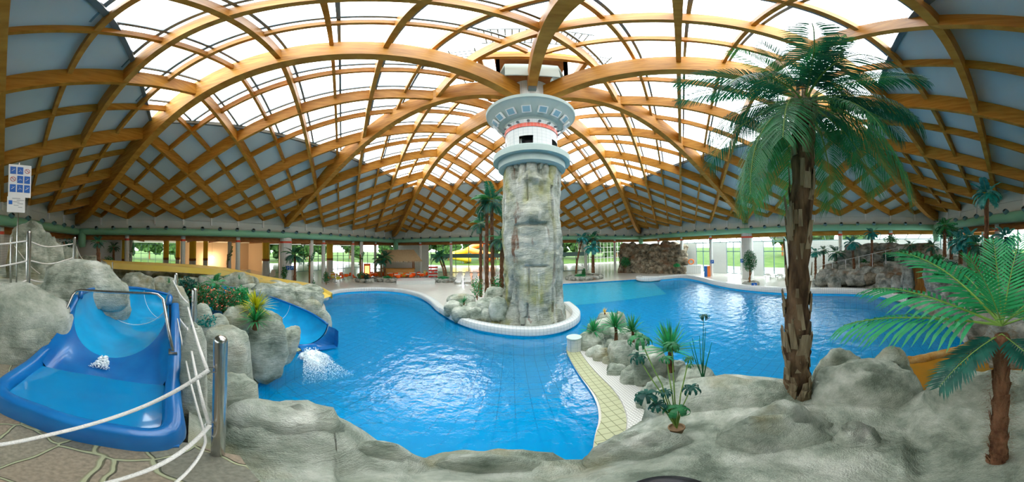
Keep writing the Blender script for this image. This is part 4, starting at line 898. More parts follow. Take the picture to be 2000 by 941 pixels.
# black dome at the bottom edge (a bin lid)
c = at(1310, 975, .62); o = empty('litter_bin', (c.x, c.y, 1.9)); tag(o, 'top of a black rounded bin cut by the bottom edge', 'bin')
zt = at(1310, 929, .72).z; MB().lathe([(.10, 0), (.12, zt - 1.94), (.11, zt - 1.915), (.06, zt - 1.905), (0, zt - 1.90)], seg=32).build('lid', M['black'], o, smooth=True)
# rusty pool basin at the right
M['rusty'] = mat('rust-stained basin water', (.20, .14, .02), .08, .5, col2=(.42, .16, .01), scale=1.1, coat=.5, bump=.15, bscale=5); M['rustlip'] = rockmat('ochre stained lip', (.20, .10, .02), (.42, .22, .05), (.5, .35, .14), 2)
rpoly = [onz(x, y, .32) for x, y in ((1765, 712), (1800, 700), (1850, 690), (1905, 672), (1975, 672), (2010, 720), (1930, 760), (1860, 800), (1790, 790))]
o = MB().prism([(p.x, p.y) for p in rpoly], -.3, .30).build('rusty_pool', M['rusty']); tag(o, 'small shallow rust-orange pool between the pool edge and the corner rocks', 'pool')
lp = [onz(x, y, .3) for x, y in ((1772, 705), (1800, 702), (1850, 690), (1880, 682), (1905, 668), (1912, 660))]
o = MB().tube([p + V((0, 0, .0)) for p in smooth_path(lp, 5)], .16, 10, jitter=.12).build('stained_lip', M['rustlip'], smooth=True); tag(o, 'ochre-stained lip between the right pool and the rusty pool', 'pool lip')
# ---- kiosk with thatched roof
M['thatch'] = mat('dry thatch', (.38, .27, .14), .95, .05, col2=(.55, .42, .25), scale=3, stretch=(8, 8, 1), bump=.8, bscale=30)
kp = onz(779, 541); kp = at(779, 541, 27.5); kp.z = 0; ko = empty('kiosk', kp, face_cam(kp)); tag(ko, 'small bar kiosk with thatched roof and wooden counter', 'kiosk')
MB().box((0, 0, .62), (4.0, .12, 1.24)).build('counter_front', mat('light oak', (.55, .27, .07), .5, .3, col2=(.62, .34, .1), scale=2, stretch=(1, 1, 6)), ko); MB().box((0, .15, 1.27), (4.2, .6, .07)).build('counter_top', M['wood'], ko)
for x in (-1.95, 1.95):
    for y in (0, 2.6): MB().tube([V((x, y, 0)), V((x, y, 2.7))], .06, 8).build('post', M['wood_dark'], ko)
MB().box((-2.3, -.4, .45), (1.4, .5, .9)).build('side_counter', M['wood'], ko)
th = MB(); rows = []
for i in range(9):
    t = i / 8; rows.append([V((-2.9 + .9 * t + (5.8 - 1.8 * t) * k / 30, -.9 + 2.0 * t, 2.35 + 1.45 * t + .06 * noise.noise(V((k * .9, i * 1.3, 0))))) for k in range(31)])
for i in range(1, 9):
    t = i / 8; rows.append([V((-2.0 - .9 * t + (4.0 + 1.8 * t) * k / 30, 1.1 + 2.0 * t, 3.8 - 1.4 * t + .05 * noise.noise(V((k * .9, i * 1.3, 5))))) for k in range(31)])
th.grid(rows)
for k in range(160):
    x = -2.9 + 5.8 * k / 160; th.add([V((x, -.9, 2.42)), V((x + .05, -.9, 2.42)), V((x + RNG.uniform(-.05, .05), -1.0, 2.0 + RNG.uniform(0, .2)))], [(0, 1, 2)])
th.build('thatched_roof', M['thatch'], ko)
MB().box((0, 2.9, 1.4), (4.2, .1, 2.6)).build('back_wall', M['white'], ko)
for x in (.6, 1.3): MB().lathe([(0, .25), (.03, .2), (.14, 0)], (x, .6, 2.1), seg=12).build('pendant_lamp', M['black'], ko)
M['coke'] = mat('vending red', (.7, .03, .02), .35, .4); M['warmlight'] = mat('lit display', (.9, .55, .1), .5, .2, emit=((1, .6, .12), 1.2))
vm = at(717, 534, 27.2); vm.z = 0; vo = empty('drinks_cooler', vm, face_cam(vm)); tag(vo, 'red drinks cooler with a lit orange door left of the kiosk', 'cooler')
MB().box((0, 0, 1.0), (.85, .6, 2.0)).build('cabinet', M['coke'], vo); MB().box((0, -.31, .95), (.55, .03, 1.5)).build('lit_door', M['warmlight'], vo); MB().box((0, -.32, 1.85), (.7, .02, .2)).build('top_panel', M['orange'], vo)
rk = at(846, 531, 26.5); rk.z = 0; ro = empty('snack_rack', rk, face_cam(rk)); tag(ro, 'red wire snack rack right of the kiosk', 'rack')
for z in (.3, .7, 1.1, 1.5): MB().box((0, 0, z), (1.1, .4, .18)).build('shelf', M['coke'], ro)
for x in (-.55, .55): MB().box((x, 0, .85), (.05, .4, 1.7)).build('upright', M['white'], ro)
st = at(812, 548, 23.5); st.z = 0; o = MB().box((0, 0, .2), (4.0, 2.4, .4)).build('stage_platform', M['tile'], loc=st); o.rotation_euler = (0, 0, face_cam(st)); tag(o, 'low white marble-look stage block in front of the orange chairs', 'platform')
# ---- cafe chairs and tables
M['chairor'] = mat('orange chair', (.95, .13, .01), .4, .4); M['chairgr'] = mat('olive yellow chair', (.55, .48, .05), .45, .3)
def chair(matn, label):
    o = empty('cafe_chair'); tag(o, label, 'chair', 'orange cafe chairs' if matn == 'chairor' else 'olive yellow cafe chairs')
    rows = []
    for i, (y, z) in enumerate(((-.22, .43), (-.1, .44), (.08, .44), (.18, .47), (.22, .56), (.25, .70), (.27, .82))):
        rows.append([V((x * (1 - .1 * (i == 6)), y - .10 * (abs(x) / .23) ** 2 * (i > 3), z + .10 * (abs(x) / .25) ** 3 * (0 < i < 4))) for x in (-.25, -.17, -.08, 0, .08, .17, .25)])
    a = MB().grid(rows); b = MB().grid([[p + V((0, .012, -.022)) for p in r] for r in rows]); a.add(b.v, [f[::-1] for f in b.f]); a.build('seat_shell', M[matn], o, smooth=True)
    for x in (-1, 1):
        for y in (-1, 1): MB().tube([V((x * .16, y * .14, .43)), V((x * .22, y * .2, 0))], .013, 6).build('leg', M['stainless'], o)
    return o
def table(label):
    o = empty('cafe_table'); tag(o, label, 'table', 'round cafe tables'); MB().lathe([(0, .71), (.4, .71), (.42, .73), (.4, .75), (0, .75)], seg=24).build('table_top', M['white'], o)
    MB().lathe([(.04, .03), (.04, .71)], seg=10).build('stem', M['steel'], o); MB().lathe([(0, 0), (.22, 0), (.2, .03), (0, .04)], seg=16).build('base', M['steel'], o); return o
co, cg, tb = chair('chairor', 'orange shell chair'), chair('chairgr', 'olive yellow shell chair'), table('round white cafe table')
TBL = [(655, 547, 24.0, 'left group nearest the white column'), (650, 539, 26.5, 'left group, rear left'), (671, 539, 26.3, 'left group, right'), (705, 547, 25.0, 'behind the leafy planter'), (718, 544, 26.3, 'in front of the drinks cooler'), (730, 541, 27.0, 'beside the kiosk side counter'), (776, 545, 25.2, 'in front of the kiosk counter left'), (783, 541, 26.8, 'close to the kiosk counter'), (797, 544, 25.6, 'behind the stage block'), (806, 540, 27, 'kiosk corner right'), (821, 541, 26.5, 'right of the kiosk, middle'), (833, 537, 28, 'farthest right by the rack'), (762, 542, 26.8, 'behind the kiosk palm')]
nC = 0; first = {'o': True, 'g': True, 't': True}
def put(key, proto, p, rz, label):
    if first[key]: first[key] = False; proto.location = p; proto.rotation_euler = (0, 0, rz); proto['label'] = label; return proto
    return copy_tree(proto, loc=p, rz=rz, label=label)
side_w = ['on the far side', 'on the right side', 'on the near side', 'on the left side']
for ti, (x, y, d, wh) in enumerate(TBL):
    c = at(x, y, d); c.z = 0; put('t', tb, c, 0, 'round white cafe table ' + wh)
    n = 4; off = RNG.uniform(0, .5) + face_cam(c)
    for k in range(n):
        a = off + k * pi / 2; pc = c + V((cos(a) * .72, sin(a) * .72, 0)); g = (ti * 4 + k) % 7 in (3,) or (ti < 2 and k == 1)
        put('g' if g else 'o', cg if g else co, pc, a - pi / 2, ('olive yellow' if g else 'orange') + ' chair ' + side_w[(k + 1) % 4] + ', table ' + wh)
# ---- white sun loungers
def lounger():
    o = empty('sun_lounger'); tag(o, 'white lounger', 'sun lounger', 'white sun loungers on the deck')
    f = MB(); f.box((-.3, 0, .33), (.05, 1.9, .05)); f.box((.3, 0, .33), (.05, 1.9, .05)); f.box((0, -.95, .33), (.6, .05, .05)); f.build('frame', M['white'], o)
    s = MB()
    for k in range(10): s.box((0, -.88 + k * .12, .37), (.56, .09, .02))
    s.build('slatted_bed', M['white'], o); b = MB()
    for k in range(6): b.box((0, .36 + k * .10, .40 + k * .055), (.56, .08, .02), Matrix.Rotation(RD(28), 3, 'X'))
    b.build('slatted_backrest', M['white'], o)
    for x in (-.3, .3):
        for y in (-.75, .6): MB().box((x, y, .16), (.05, .06, .32)).build('leg', M['steel'] if y < 0 else M['white'], o)
    return o
lg_ = lounger(); n_ = 0
rowsL = [('front row right of the tilted palms', 896, 552, 23.0, 7, 1.0, RD(8)), ('second row right of the tilted palms', 896, 546, 25.5, 8, 1.0, RD(8)), ('back row by the far windows', 898, 541, 28, 8, 1.0, RD(8))]
LL = []
for lab, x, y, d, n, gap, r_ in rowsL:
    a = at(x, y, d); a.z = 0
    for k in range(n): LL.append((a + V((k * gap, -k * .05, 0)), r_, lab, k))
for r_i, (bx, by) in enumerate(((-24.0, 15.0), (-24.4, 12.2), (-22.5, 20.5), (-25.5, 8.8), (-25.5, 5.6))):
    for k in range(6): LL.append((V((bx - .2 * k * .3, by + 0, 0)) + V((-.95 * k * .6, .95 * k * .35, 0)), RD(60), ['by the massive left column', 'behind the massive left column', 'near the left garden windows', 'left of the massive column', 'in the cafe aisle at left'][r_i], k))
for k in range(3): LL.append((V((20.6, 8 - k * 1.3, 0)), RD(90), 'at the right-hand windows', k))
for i, (p, r_, lab, k) in enumerate(LL):
    l = 'white sun lounger, %s, %s of its row' % (lab, ordn[k])
    if i == 0: lg_.location = p; lg_.rotation_euler = (0, 0, r_); lg_['label'] = l
    else: copy_tree(lg_, loc=p, rz=r_, label=l)
# signs on columns, notices
def flat_sign(x, y, d, w, h, m, label, arrow=False):
    p = at(x, y, d); o = empty('blue_sign', p, face_cam(p)); tag(o, label, 'sign'); MB().box((0, 0, 0), (w, .02, h)).build('plate', M[m], o)
    f = MB(); f.tube([V((-w * .2, -.015, -h * .2)), V((0, -.015, 0)), V((w * .2, -.015, h * .15))], .02, 5); f.lathe([(0, -.03), (.035, 0), (0, .03)], (0, -.015, h * .25), seg=8); f.build('symbol', M['white'], o); return o
flat_sign(562, 523, 19.93, .34, .38, 'signblue', 'left blue pictogram sign on the massive left column'); flat_sign(570, 523, 19.93, .34, .38, 'signblue', 'right blue pictogram sign on the massive left column')
flat_sign(1473, 557, 16.75, .42, .42, 'signblue', 'blue square sign with a white mark on the right kerb')
flat_sign(1391, 511, 24.8, .4, .42, 'signblue', 'blue square sign on the slim column at the right'); flat_sign(1449, 509, 21.95, .3, .4, 'signblue', 'small blue sign on the left flank of the massive right column')
# equipment by the right wall
p = at(1352, 527, 27.5); p.z = 0; o = MB().box((0, 0, .55), (2.2, .6, 1.1)).build('tiled_bench_wall', M['tilefine'], loc=p); o.rotation_euler = (0, 0, RD(-45)); tag(o, 'white tiled counter block by the right windows', 'counter')
q = at(1350, 511, 27.3); o = empty('life_ring', q, face_cam(q)); tag(o, 'orange life ring on the tiled counter at the right', 'life ring'); MB().tube([V((.32 * cos(a * .4), 0, .32 * sin(a * .4))) for a in range(17)], .08, 8).build('ring', M['orange'], o, smooth=True); MB().box((0, .05, -.35), (.5, .2, .12)).build('holder', M['white'], o)
for x, c_, l in ((1379, 'bluepl', 'blue floating mat leaning by the slim right column'), (1384, 'orange', 'orange floating board leaning beside the blue mat')):
    p = at(x, 533, 24.5); p.z = 0; o = MB().box((0, 0, .65), (.42, .12, 1.3)).build('float_board', M[c_], loc=p); o.rotation_euler = (RD(6), 0, face_cam(p)); tag(o, l, 'float board')
# lamps in the cafe at left
lp_ = at(414, 503, 36.0); o = empty('pendant_lamp', lp_); tag(o, 'glowing pendant lamp in front of the beige cafe wall', 'lamp'); M['glow'] = mat('lamp glow', (1, .8, .5), .5, .1, emit=((1, .72, .4), 5)); MB().lathe([(0, .35), (.1, .3), (.45, 0), (.4, -.03)], seg=16).build('shade', M['glow'], o); MB().tube([V((0, 0, .3)), V((0, 0, 4.98 - lp_.z))], .012, 6).build('cord', M['black'], o)
ld = bpy.data.lights.new('lamp_light', 'POINT'); ld.energy = 250; ld.color = (1, .7, .4); ld.shadow_soft_size = .3; lo_ = bpy.data.objects.new('lamp_light', ld); COL.objects.link(lo_); lo_.location = lp_ - V((0, 0, .5))
for x, y in ((412, 524), (424, 524), (436, 523)):
    p = at(x, y, 34); p.z = 0; copy_tree(tb, loc=p, rz=0, label='dark cafe table before the beige wall, %s of three' % {412: 'left', 424: 'middle', 436: 'right'}[x])
# yellow painted columns in the aisle
for x, d, r in ((242, 23, .45), (324, 27, .35), (347, 28, .3), (376, 26, .42), (401, 27, .3), (519, 27.2, .48), (644, 30, .45), (668, 28, .0)):
    if not r: continue
    p = at(x, 520, d); p.z = 0; root = empty('yellow_column', p); tag(root, 'round aisle column, yellow above and white tiled below, %s' % {242: 'far left near the leaning palm', 324: 'before the left windows', 347: 'right of the left windows', 376: 'left part of the beige wall', 401: 'thin one before the beige wall', 519: 'big one left of the massive column', 644: 'beside the orange chairs'}[x], 'column')
    MB().lathe([(r, 0), (r, 2.3)], seg=18).build('tiled_foot', M['tile'], root); MB().lathe([(r + .01, 2.3), (r + .01, 2.6)], seg=18).build('brown_band', M['wood_dark'], root); MB().lathe([(r, 2.6), (r, 4.95)], seg=18).build('painted_shaft', M['yellow'], root, smooth=True)
# ================================================================ palms and plants
def leafmat(name, a, b, rough=.45, sc=6):
    m = mat(name, a, rough, .4, col2=b, scale=sc); p = m.node_tree.nodes['Principled BSDF']
    N = m.node_tree.nodes; L = m.node_tree.links; tr = N.new('ShaderNodeBsdfTranslucent'); tr.inputs[0].default_value = (b[0] * 1.1, b[1] * 1.2, b[2] * .6, 1); mx = N.new('ShaderNodeMixShader'); mx.inputs[0].default_value = .25
    L.new(p.outputs[0], mx.inputs[1]); L.new(tr.outputs[0], mx.inputs[2]); L.new(mx.outputs[0], N['Material Output'].inputs[0]); return m
M['lf_dark'] = leafmat('deep teal palm leaf', (.003, .052, .045), (.015, .135, .10)); M['lf_mid'] = leafmat('mid green palm leaf', (.01, .13, .05), (.04, .26, .09)); M['lf_bright'] = leafmat('bright green palm leaf', (.01, .22, .08), (.04, .42, .16))
M['lf_blue'] = leafmat('blue green palm leaf', (.01, .14, .17), (.06, .32, .34)); M['lf_yel'] = leafmat('yellow green leaf', (.35, .42, .01), (.65, .62, .03)); M['lf_teal'] = leafmat('turquoise foliage', (.0, .20, .22), (.02, .36, .36))
M['midrib'] = mat('pale midrib', (.18, .32, .06), .5, .3); M['bark'] = mat('fibrous palm bark', (.05, .032, .02), .95, .05, col2=(.20, .13, .075), scale=9, stretch=(1, 1, .22), bump=1, bscale=24, bdist=.03); M['barkpale'] = mat('pale leaf stub', (.20, .15, .09), .9, .05, col2=(.34, .28, .18), scale=14, stretch=(1, 1, .15), bump=.8, bscale=30)
M['barkred'] = mat('reddish palm bark', (.10, .045, .025), .95, .05, col2=(.26, .13, .07), scale=12, stretch=(1, 1, .3), bump=1, bscale=26, bdist=.03); M['fiber'] = mat('coir fibre', (.22, .15, .08), .95, .05)
def frond_mb(L_, e0, droop, n, ll, wd, seed, fwd=.75, hang=.5, curl=0, side=0):
    """leaf in local frame: grows along +x, arching down by droop radians; returns (leaflets, rib)"""
    r = random.Random(seed); pts = []; p = V((0, 0, 0)); k_ = 24
    for i in range(k_ + 1):
        pts.append(p.copy()); t = i / k_; e = e0 - droop * t ** 1.25; b = side * t; p = p + V((cos(e) * cos(b), cos(e) * sin(b), sin(e))) * (L_ / k_)
    rib = MB().tube(pts, [.014 * L_ * (1 - .85 * i / k_) * .6 + .001 for i in range(k_ + 1)], 5); lf = MB()
    for j in range(n):
        t = .14 + .86 * (j + .5) / n; f = t * k_; i = min(int(f), k_ - 1); p = pts[i].lerp(pts[i + 1], f - i); tg = (pts[i + 1] - pts[i]).normalized(); sd = V((-tg.y, tg.x, 0)); sd = sd.normalized() if sd.length > .05 else V((0, 1, 0)); up = tg.cross(sd).normalized(); up = up if up.z > 0 else -up
        l = ll * (1.0 - .55 * abs(t - .5) ** 1.5 * 2) * (1 if t < .93 else .6) * r.uniform(.9, 1.08)
        for s in (-1, 1):
            d = (sd * s * (1.2 - fwd * t * .6) + tg * fwd * (.55 + .6 * t) + up * r.uniform(.0, .18)).normalized(); w = tg * wd * .5
            q1 = p + d * l * .35 + V((0, 0, -hang * l * .06)); q2 = p + d * l * .72 + V((0, 0, -hang * l * .28)); q3 = p + d * l * .98 + V((0, 0, -hang * l * .62))
            lf.add([p - w * .4, p + w * .4, q1 + w, q1 - w, q2 + w * .8, q2 - w * .8, q3], [(0, 1, 2, 3), (3, 2, 4, 5), (5, 4, 6)])
    return lf, rib
PROTO = {}
def frond_protos(key, L_, mats, spec, n, ll, wd):
    out = []
    for i, (e0, dr, hg) in enumerate(spec):
        lf, rib = frond_mb(L_, e0, dr, n, ll, wd, i + 11, hang=hg, side=[0, .25, -.25][i % 3]); o = lf.build('frond', M[mats[i % len(mats)]], smooth=False); rb = rib.build('midrib', M['midrib'], o); out.append(o)
    PROTO[key] = [out, set()]; return out
def use_frond(key, i, parent, loc, rz, sc=1.0, ry=0.0):
    out, used = PROTO[key]; o = out[i]
    if i not in used: used.add(i); c = o; c.parent = parent
    else:
        c = o.copy(); COL.objects.link(c); c.parent = parent; r = o.children[0].copy(); COL.objects.link(r); r.parent = c
    c.location = loc; c.rotation_euler = (0, ry, rz); c.scale = (sc, sc, sc); return c
def trunk(base_r, top_r, pts, m, root, stubs=0, seed=1, smooth=False):
    P = smooth_path(pts, 10); n = len(P); mb = MB(); rr = [(base_r + (top_r - base_r) * i / (n - 1)) * (1 + .10 * ((i * 7) % 3 - 1)) for i in range(n)]; mb.tube(P, rr, 14, jitter=.10)
    mb.build('trunk', M[m], root, smooth=True)
    if stubs:
        r = random.Random(seed); sb = MB()
        for k in range(stubs):
            t = r.uniform(.02, .97); f = t * (n - 1); i = min(int(f), n - 2); p = P[i].lerp(P[i + 1], f - i); a = r.uniform(0, 2 * pi); R_ = rr[i]; h = R_ * r.uniform(.9, 2.6); w = R_ * r.uniform(.16, .36); d = V((cos(a), sin(a), 0)); s = V((-sin(a), cos(a), 0)); tl = s * r.uniform(-.25, .25) * h
            b0 = p + d * R_ * .93; b1 = p + d * (R_ * r.uniform(1.04, 1.16)) + V((0, 0, h)) + tl; th = d * R_ * .10
            sb.add([b0 - s * w, b0 + s * w, b1 + s * w * .8, b1 - s * w * .8, b0 - s * w + th, b0 + s * w + th, b1 + s * w * .7 + th * .4, b1 - s * w * .7 + th * .4], [(0, 1, 2, 3), (7, 6, 5, 4), (4, 5, 1, 0), (5, 6, 2, 1), (6, 7, 3, 2), (7, 4, 0, 3)])
        sb.build('leaf_stubs', M['barkpale' if m == 'bark' else 'barkred'], root)['kind'] = 'stuff'
    return P
# ---- the big palm
D_ = 3.0; base = at(1557, 790, D_); top = at(1572, 195, D_); bp_ = empty('palm_tree', base); tag(bp_, 'big dark green palm with shaggy trunk standing on the right foreground rocks', 'palm tree')
tp_ = top - base; trunk(.205, .125, [V((0, 0, -.25)), V((.02, 0, .6)), V((tp_.x * .3, tp_.y * .3, tp_.z * .45)), tp_ * .8, tp_], 'bark', bp_, 210, 4)
fb = MB(); r = random.Random(8)
for k in range(900):
    a = r.uniform(0, 2 * pi); z = r.uniform(-.1, .28); p = V((.21 * cos(a), .21 * sin(a), z)); q = p + V((r.uniform(-.12, .12) + .07 * cos(a), r.uniform(-.12, .12) + .07 * sin(a), r.uniform(-.12, .05))); m_ = (p + q) / 2 + V((cos(a), sin(a), 0)) * .03; fb.add([p, m_ + V((0, 0, .004)), q, m_ - V((0, 0, .004))], [(0, 1, 2, 3)])
fb.build('coir_skirt', M['fiber'], bp_)
for z, l, a in ((1.15, .16, -.2), (.95, .16, -.1), (.62, .12, -.15)):
    ds = MB(); ds.tube([V((.18, -.02, z)), V((.24, -.05, z + l * .4)), V((.29, -.06, z + l * 1.2))], [.03, .025, .008], 6); ds.build('dead_stub', M['black'], bp_)
fp = frond_protos('big', 1.75, ['lf_dark', 'lf_mid', 'lf_dark'], [(1.2, .5, .3), (.75, .75, .5), (.38, .95, .8), (-.05, 1.1, 1.1), (-.6, .8, 1.2), (.15, .45, .6)], 64, .38, .021)
r = random.Random(21)
for ring, (n, idx, sc0, z) in enumerate([(5, 0, .74, .10), (6, 1, .82, .05), (7, 2, .92, 0), (9, 3, 1.05, -.06), (11, 4, 1.22, -.14), (5, 5, .86, .02)]):
    for k in range(n):
        a = 2 * pi * (k + .37 * ring + r.uniform(-.15, .15)) / n; use_frond('big', idx, bp_, tp_ + V((.10 * cos(a), .10 * sin(a), z)), a, sc0 * r.uniform(.82, 1.1), r.uniform(-.2, .2))
ch = MB()
for k in range(40):
    a = r.uniform(0, 6.28); z = r.uniform(-.5, .05); ch.tube([tp_ + V((.1 * cos(a), .1 * sin(a), z)), tp_ + V((.18 * cos(a), .18 * sin(a), z + .22))], [.03, .012], 5)
ch.build('crown_shaft', M['barkpale'], bp_)
# ---- the small bright palm at the right edge
D2 = 1.35; base = at(1950, 905, 1.27); sp_ = empty('palm_tree', base); tag(sp_, 'small bright green palm with hairy brown trunk in the lower right corner', 'palm tree')
top = at(1957, 640, D2 + .02); t2 = top - base; trunk(.062, .05, [V((0, 0, -.1)), V((.0, 0, .3)), t2 * .6, t2 * .97], 'barkred', sp_, 60, 9)
fb = MB()
for k in range(2600):
    a = r.uniform(0, 2 * pi); t = r.random(); p = t2 * t + V((.066 * cos(a), .066 * sin(a), 0)); q = p + V((r.uniform(-.05, .05) + .02 * cos(a), r.uniform(-.05, .05) + .02 * sin(a), r.uniform(-.07, .05))); m_ = (p + q) / 2 + V((cos(a), sin(a), 0)) * .012; w_ = V((0, 0, .0012)); fb.add([p, m_ + w_, q, m_ - w_], [(0, 1, 2, 3)])
fb.build('fibre_hair', M['fiber'], sp_)
frond_protos('small', 1.0, ['lf_bright', 'lf_bright', 'lf_bright'], [(1.25, .45, .1), (.75, .75, .3), (.42, .72, .7), (.2, .7, .9)], 23, .27, .027)
o = frond_protos('smalldark', 1.0, ['lf_dark'], [(-.35, .9, .3), (-.15, .75, .2)], 26, .34, .04)
def aim(x, y, d):      # heading from the crown toward a photo point
    q = at(x, y, d) - top; return atan2(q.y, q.x), q.length
for x, y, d, i, s_ in ((1618, 640, 1.75, 3, 1.15), (1655, 560, 2.0, 2, 1.2), (1760, 470, 2.2, 1, 1.2), (1840, 480, 2.3, 1, .9), (1985, 440, 1.6, 0, .75), (2050, 480, 1.5, 1, .8), (1905, 470, 1.2, 0, .6), (2080, 600, 1.4, 2, .9), (2020, 650, 1.9, 3, .8), (1860, 560, 2.5, 2, .9), (1990, 560, 2.3, 2, .8), (2100, 520, .9, 1, .8), (1930, 520, 2.0, 0, .7)):
    a, l = aim(x, y, d); use_frond('small', i, sp_, t2 + V((0, 0, .02)), a, s_)
for x, y, d, i, s_ in ((1860, 740, 1.15, 1, .55), (1830, 700, 1.3, 0, .5), (2030, 720, 1.1, 1, .55)):
    a, l = aim(x, y, d); use_frond('smalldark', i, sp_, t2 - V((0, 0, .05)), a, s_)
# ---- palms further away: own trunk, shared fronds
frond_protos('far', 1.0, ['lf_dark', 'lf_mid', 'lf_dark'], [(1.1, .9, .4), (.6, 1.2, .7), (.15, 1.3, .9), (-.3, 1.1, .9)], 22, .30, .045)
frond_protos('farblue', 1.0, ['lf_blue', 'lf_blue', 'lf_teal'], [(1.0, .7, .5), (.5, 1.5, .9), (.1, 1.5, 1.0), (-.3, 1.2, .9)], 16, .34, .09)
frond_protos('farmid', 1.0, ['lf_mid', 'lf_bright', 'lf_mid'], [(1.1, .9, .4), (.6, 1.2, .7), (.15, 1.3, .9), (-.3, 1.1, .9)], 20, .30, .05)
PN = 0
def palm(x, yb, yt, cr, d, label, key='far', tx=None, tr=None, bark='barkred', n=18, zfix=None, sink=.05):
    """x,yb foot and tx,yt crown in the photo, cr crown radius in photo px, d metres"""
    global PN; PN += 1; r = random.Random(PN); b = at(x, yb, d); 
    if zfix is not None: b.z = zfix
    t = at(tx if tx is not None else x, yt, d); R_ = cr / KX * d * 1.08; h = t - b; root = empty('palm_tree', b); tag(root, label, 'palm tree'); w_ = tr or .10
    trunk(w_ * 1.15, w_ * .85, [V((0, 0, -sink)), V((h.x * .2, h.y * .2, h.z * .35)), V((h.x * .6, h.y * .6, h.z * .7)), h], bark, root, 0, PN)
    for k in range(n):
        a = k * 2.39996 + r.uniform(-.2, .2); i = min(3, int(4 * (k + .5) / n)); use_frond(key, i, root, h + V((.05 * cos(a), .05 * sin(a), .03 - .03 * i)), a, R_ * r.uniform(.85, 1.1), r.uniform(-.15, .15))
    return root
palm(939, 578, 437, 24, 13.6, 'leftmost and shorter of the slim palms beside the rock pillar', tr=.09); palm(951, 574, 388, 22, 12.9, 'second palm from the left in the clump by the pillar', tr=.11); palm(963, 576, 392, 40, 12.6, 'tallest palm of the clump by the pillar', tr=.11, tx=960); palm(981, 565, 466, 30, 12.2, 'palm half hidden behind the left edge of the rock pillar', tr=.14)
palm(576, 553, 497, 24, 17.5, 'single palm in front of the massive left column'); palm(745, 548, 507, 17, 25.5, 'palm planted in the rock-edged island before the kiosk', tx=744); palm(751, 548, 502, 18, 25.8, 'second palm in the island before the kiosk, slightly taller', tx=753)
palm(868, 538, 501, 16, 24.6, 'left one of the two leaning palms in the round rock island', tx=856); palm(872, 538, 498, 14, 24.8, 'right one of the two leaning palms in the round rock island', tx=860)
palm(1125, 533, 464, 15, 25.0, 'leaning thin palm in the island right of the pillar', tx=1138, key='farblue'); palm(1157, 532, 482, 17, 24.6, 'blue-green palm in the island right of the pillar', key='farblue'); palm(1160, 532, 464, 17, 25.0, 'taller palm behind the blue-green one right of the pillar', tx=1158)
palm(196, 548, 472, 14, 10.5, 'leaning bare-trunked palm at the left beyond the rope path', tx=191, tr=.10, bark='barkred', zfix=1.0); palm(222, 518, 482, 13, 19, 'dark palm in front of the yellow column at left', zfix=0)
palm(1593, 549, 492, 12, 18.5, 'blue-green palm immediately right of the big palm trunk', 'farblue'); palm(1609, 548, 488, 11, 18.2, 'thin palm second right of the big palm trunk'); palm(1633, 544, 493, 19, 17.8, 'wide dark palm third right of the big palm trunk')
palm(1669, 540, 474, 16, 16.8, 'leaning blue-leaved palm on the right terrace', 'farblue', tx=1664); palm(1703, 525, 455, 15, 16.5, 'slim palm on the terrace centre with a small crown', 'farblue'); palm(1845, 500, 440, 22, 12.5, 'bushy palm at the jungle corner, left', 'farmid'); palm(1858, 505, 447, 16, 12.8, 'palm beside the bushy jungle palm')
palm(1876, 520, 470, 26, 10.5, 'blue-green palm in the jungle corner', 'farblue'); palm(1893, 535, 462, 24, 10, 'pale-trunked palm in the jungle corner', 'farblue'); palm(1908, 545, 478, 26, 9.3, 'stout-trunked palm low in the jungle corner', 'far', tr=.12); palm(1927, 545, 378, 34, 8.6, 'tallest palm at the far right reaching up to the roof edge', 'farblue', tr=.10); palm(1965, 540, 462, 30, 8.8, 'blue palm behind the small bright one', 'farblue'); palm(1778, 500, 478, 13, 14, 'dark low palm above the right boulder terrace', 'far'); palm(1940, 560, 500, 26, 7.6, 'leafy low palm behind the frond of the small bright palm', 'farmid'); palm(1820, 505, 480, 16, 13, 'low palm left of the jungle corner', 'far')
# ---- spiky plants
def spiky(p, R_, n, h0, label, m='lf_mid', stem=.0, sr=.03, m2=None, wd=.03, drp=.5, seed=1):
    root = empty('spiky_plant', p); tag(root, label, 'plant'); r = random.Random(seed)
    if stem: MB().tube([V((0, 0, -.1)), V((.01, 0, stem * .5)), V((0, 0, stem))], [sr * 1.2, sr, sr], 8, jitter=.15).build('stem', M['barkred'], root)
    mb = [MB(), MB()]
    for k in range(n):
        a = r.uniform(0, 6.283); e = r.uniform(.15, 1.45) if h0 else r.uniform(-.2, 1.4); l = R_ * r.uniform(.75, 1.1); d = V((cos(a), sin(a), 0)); s = V((-sin(a), cos(a), 0)) * wd * R_; pts = []; p_ = V((0, 0, stem - R_ * .06)); ee = e
        for i in range(6): pts.append(p_.copy()); p_ += (d * cos(ee) + V((0, 0, sin(ee)))) * l / 5; ee -= drp * .28 * (1.3 - e / 1.6)
        b = mb[k % 2 if m2 else 0]; ws = (.7, 1, 1, .8, .5, .05)
        for i in range(5): b.add([pts[i] - s * ws[i], pts[i] + s * ws[i], pts[i + 1] + s * ws[i + 1], pts[i + 1] - s * ws[i + 1]], [(0, 1, 2, 3)])
    mb[0].build('blades', M[m], root)
    if m2: mb[1].build('blades', M[m2], root)
    return root
spiky(at(500, 610, 5.2), .56, 100, 1, 'bright yellow-green spiky plant on the grooved rocks beside the chute', 'lf_yel', .12, wd=.035); spiky(at(499, 636, 4.7), .48, 70, 1, 'green spiky plant on a thick stem right of the yellow-green one', 'lf_mid', .14, .06, m2='lf_bright', wd=.035)
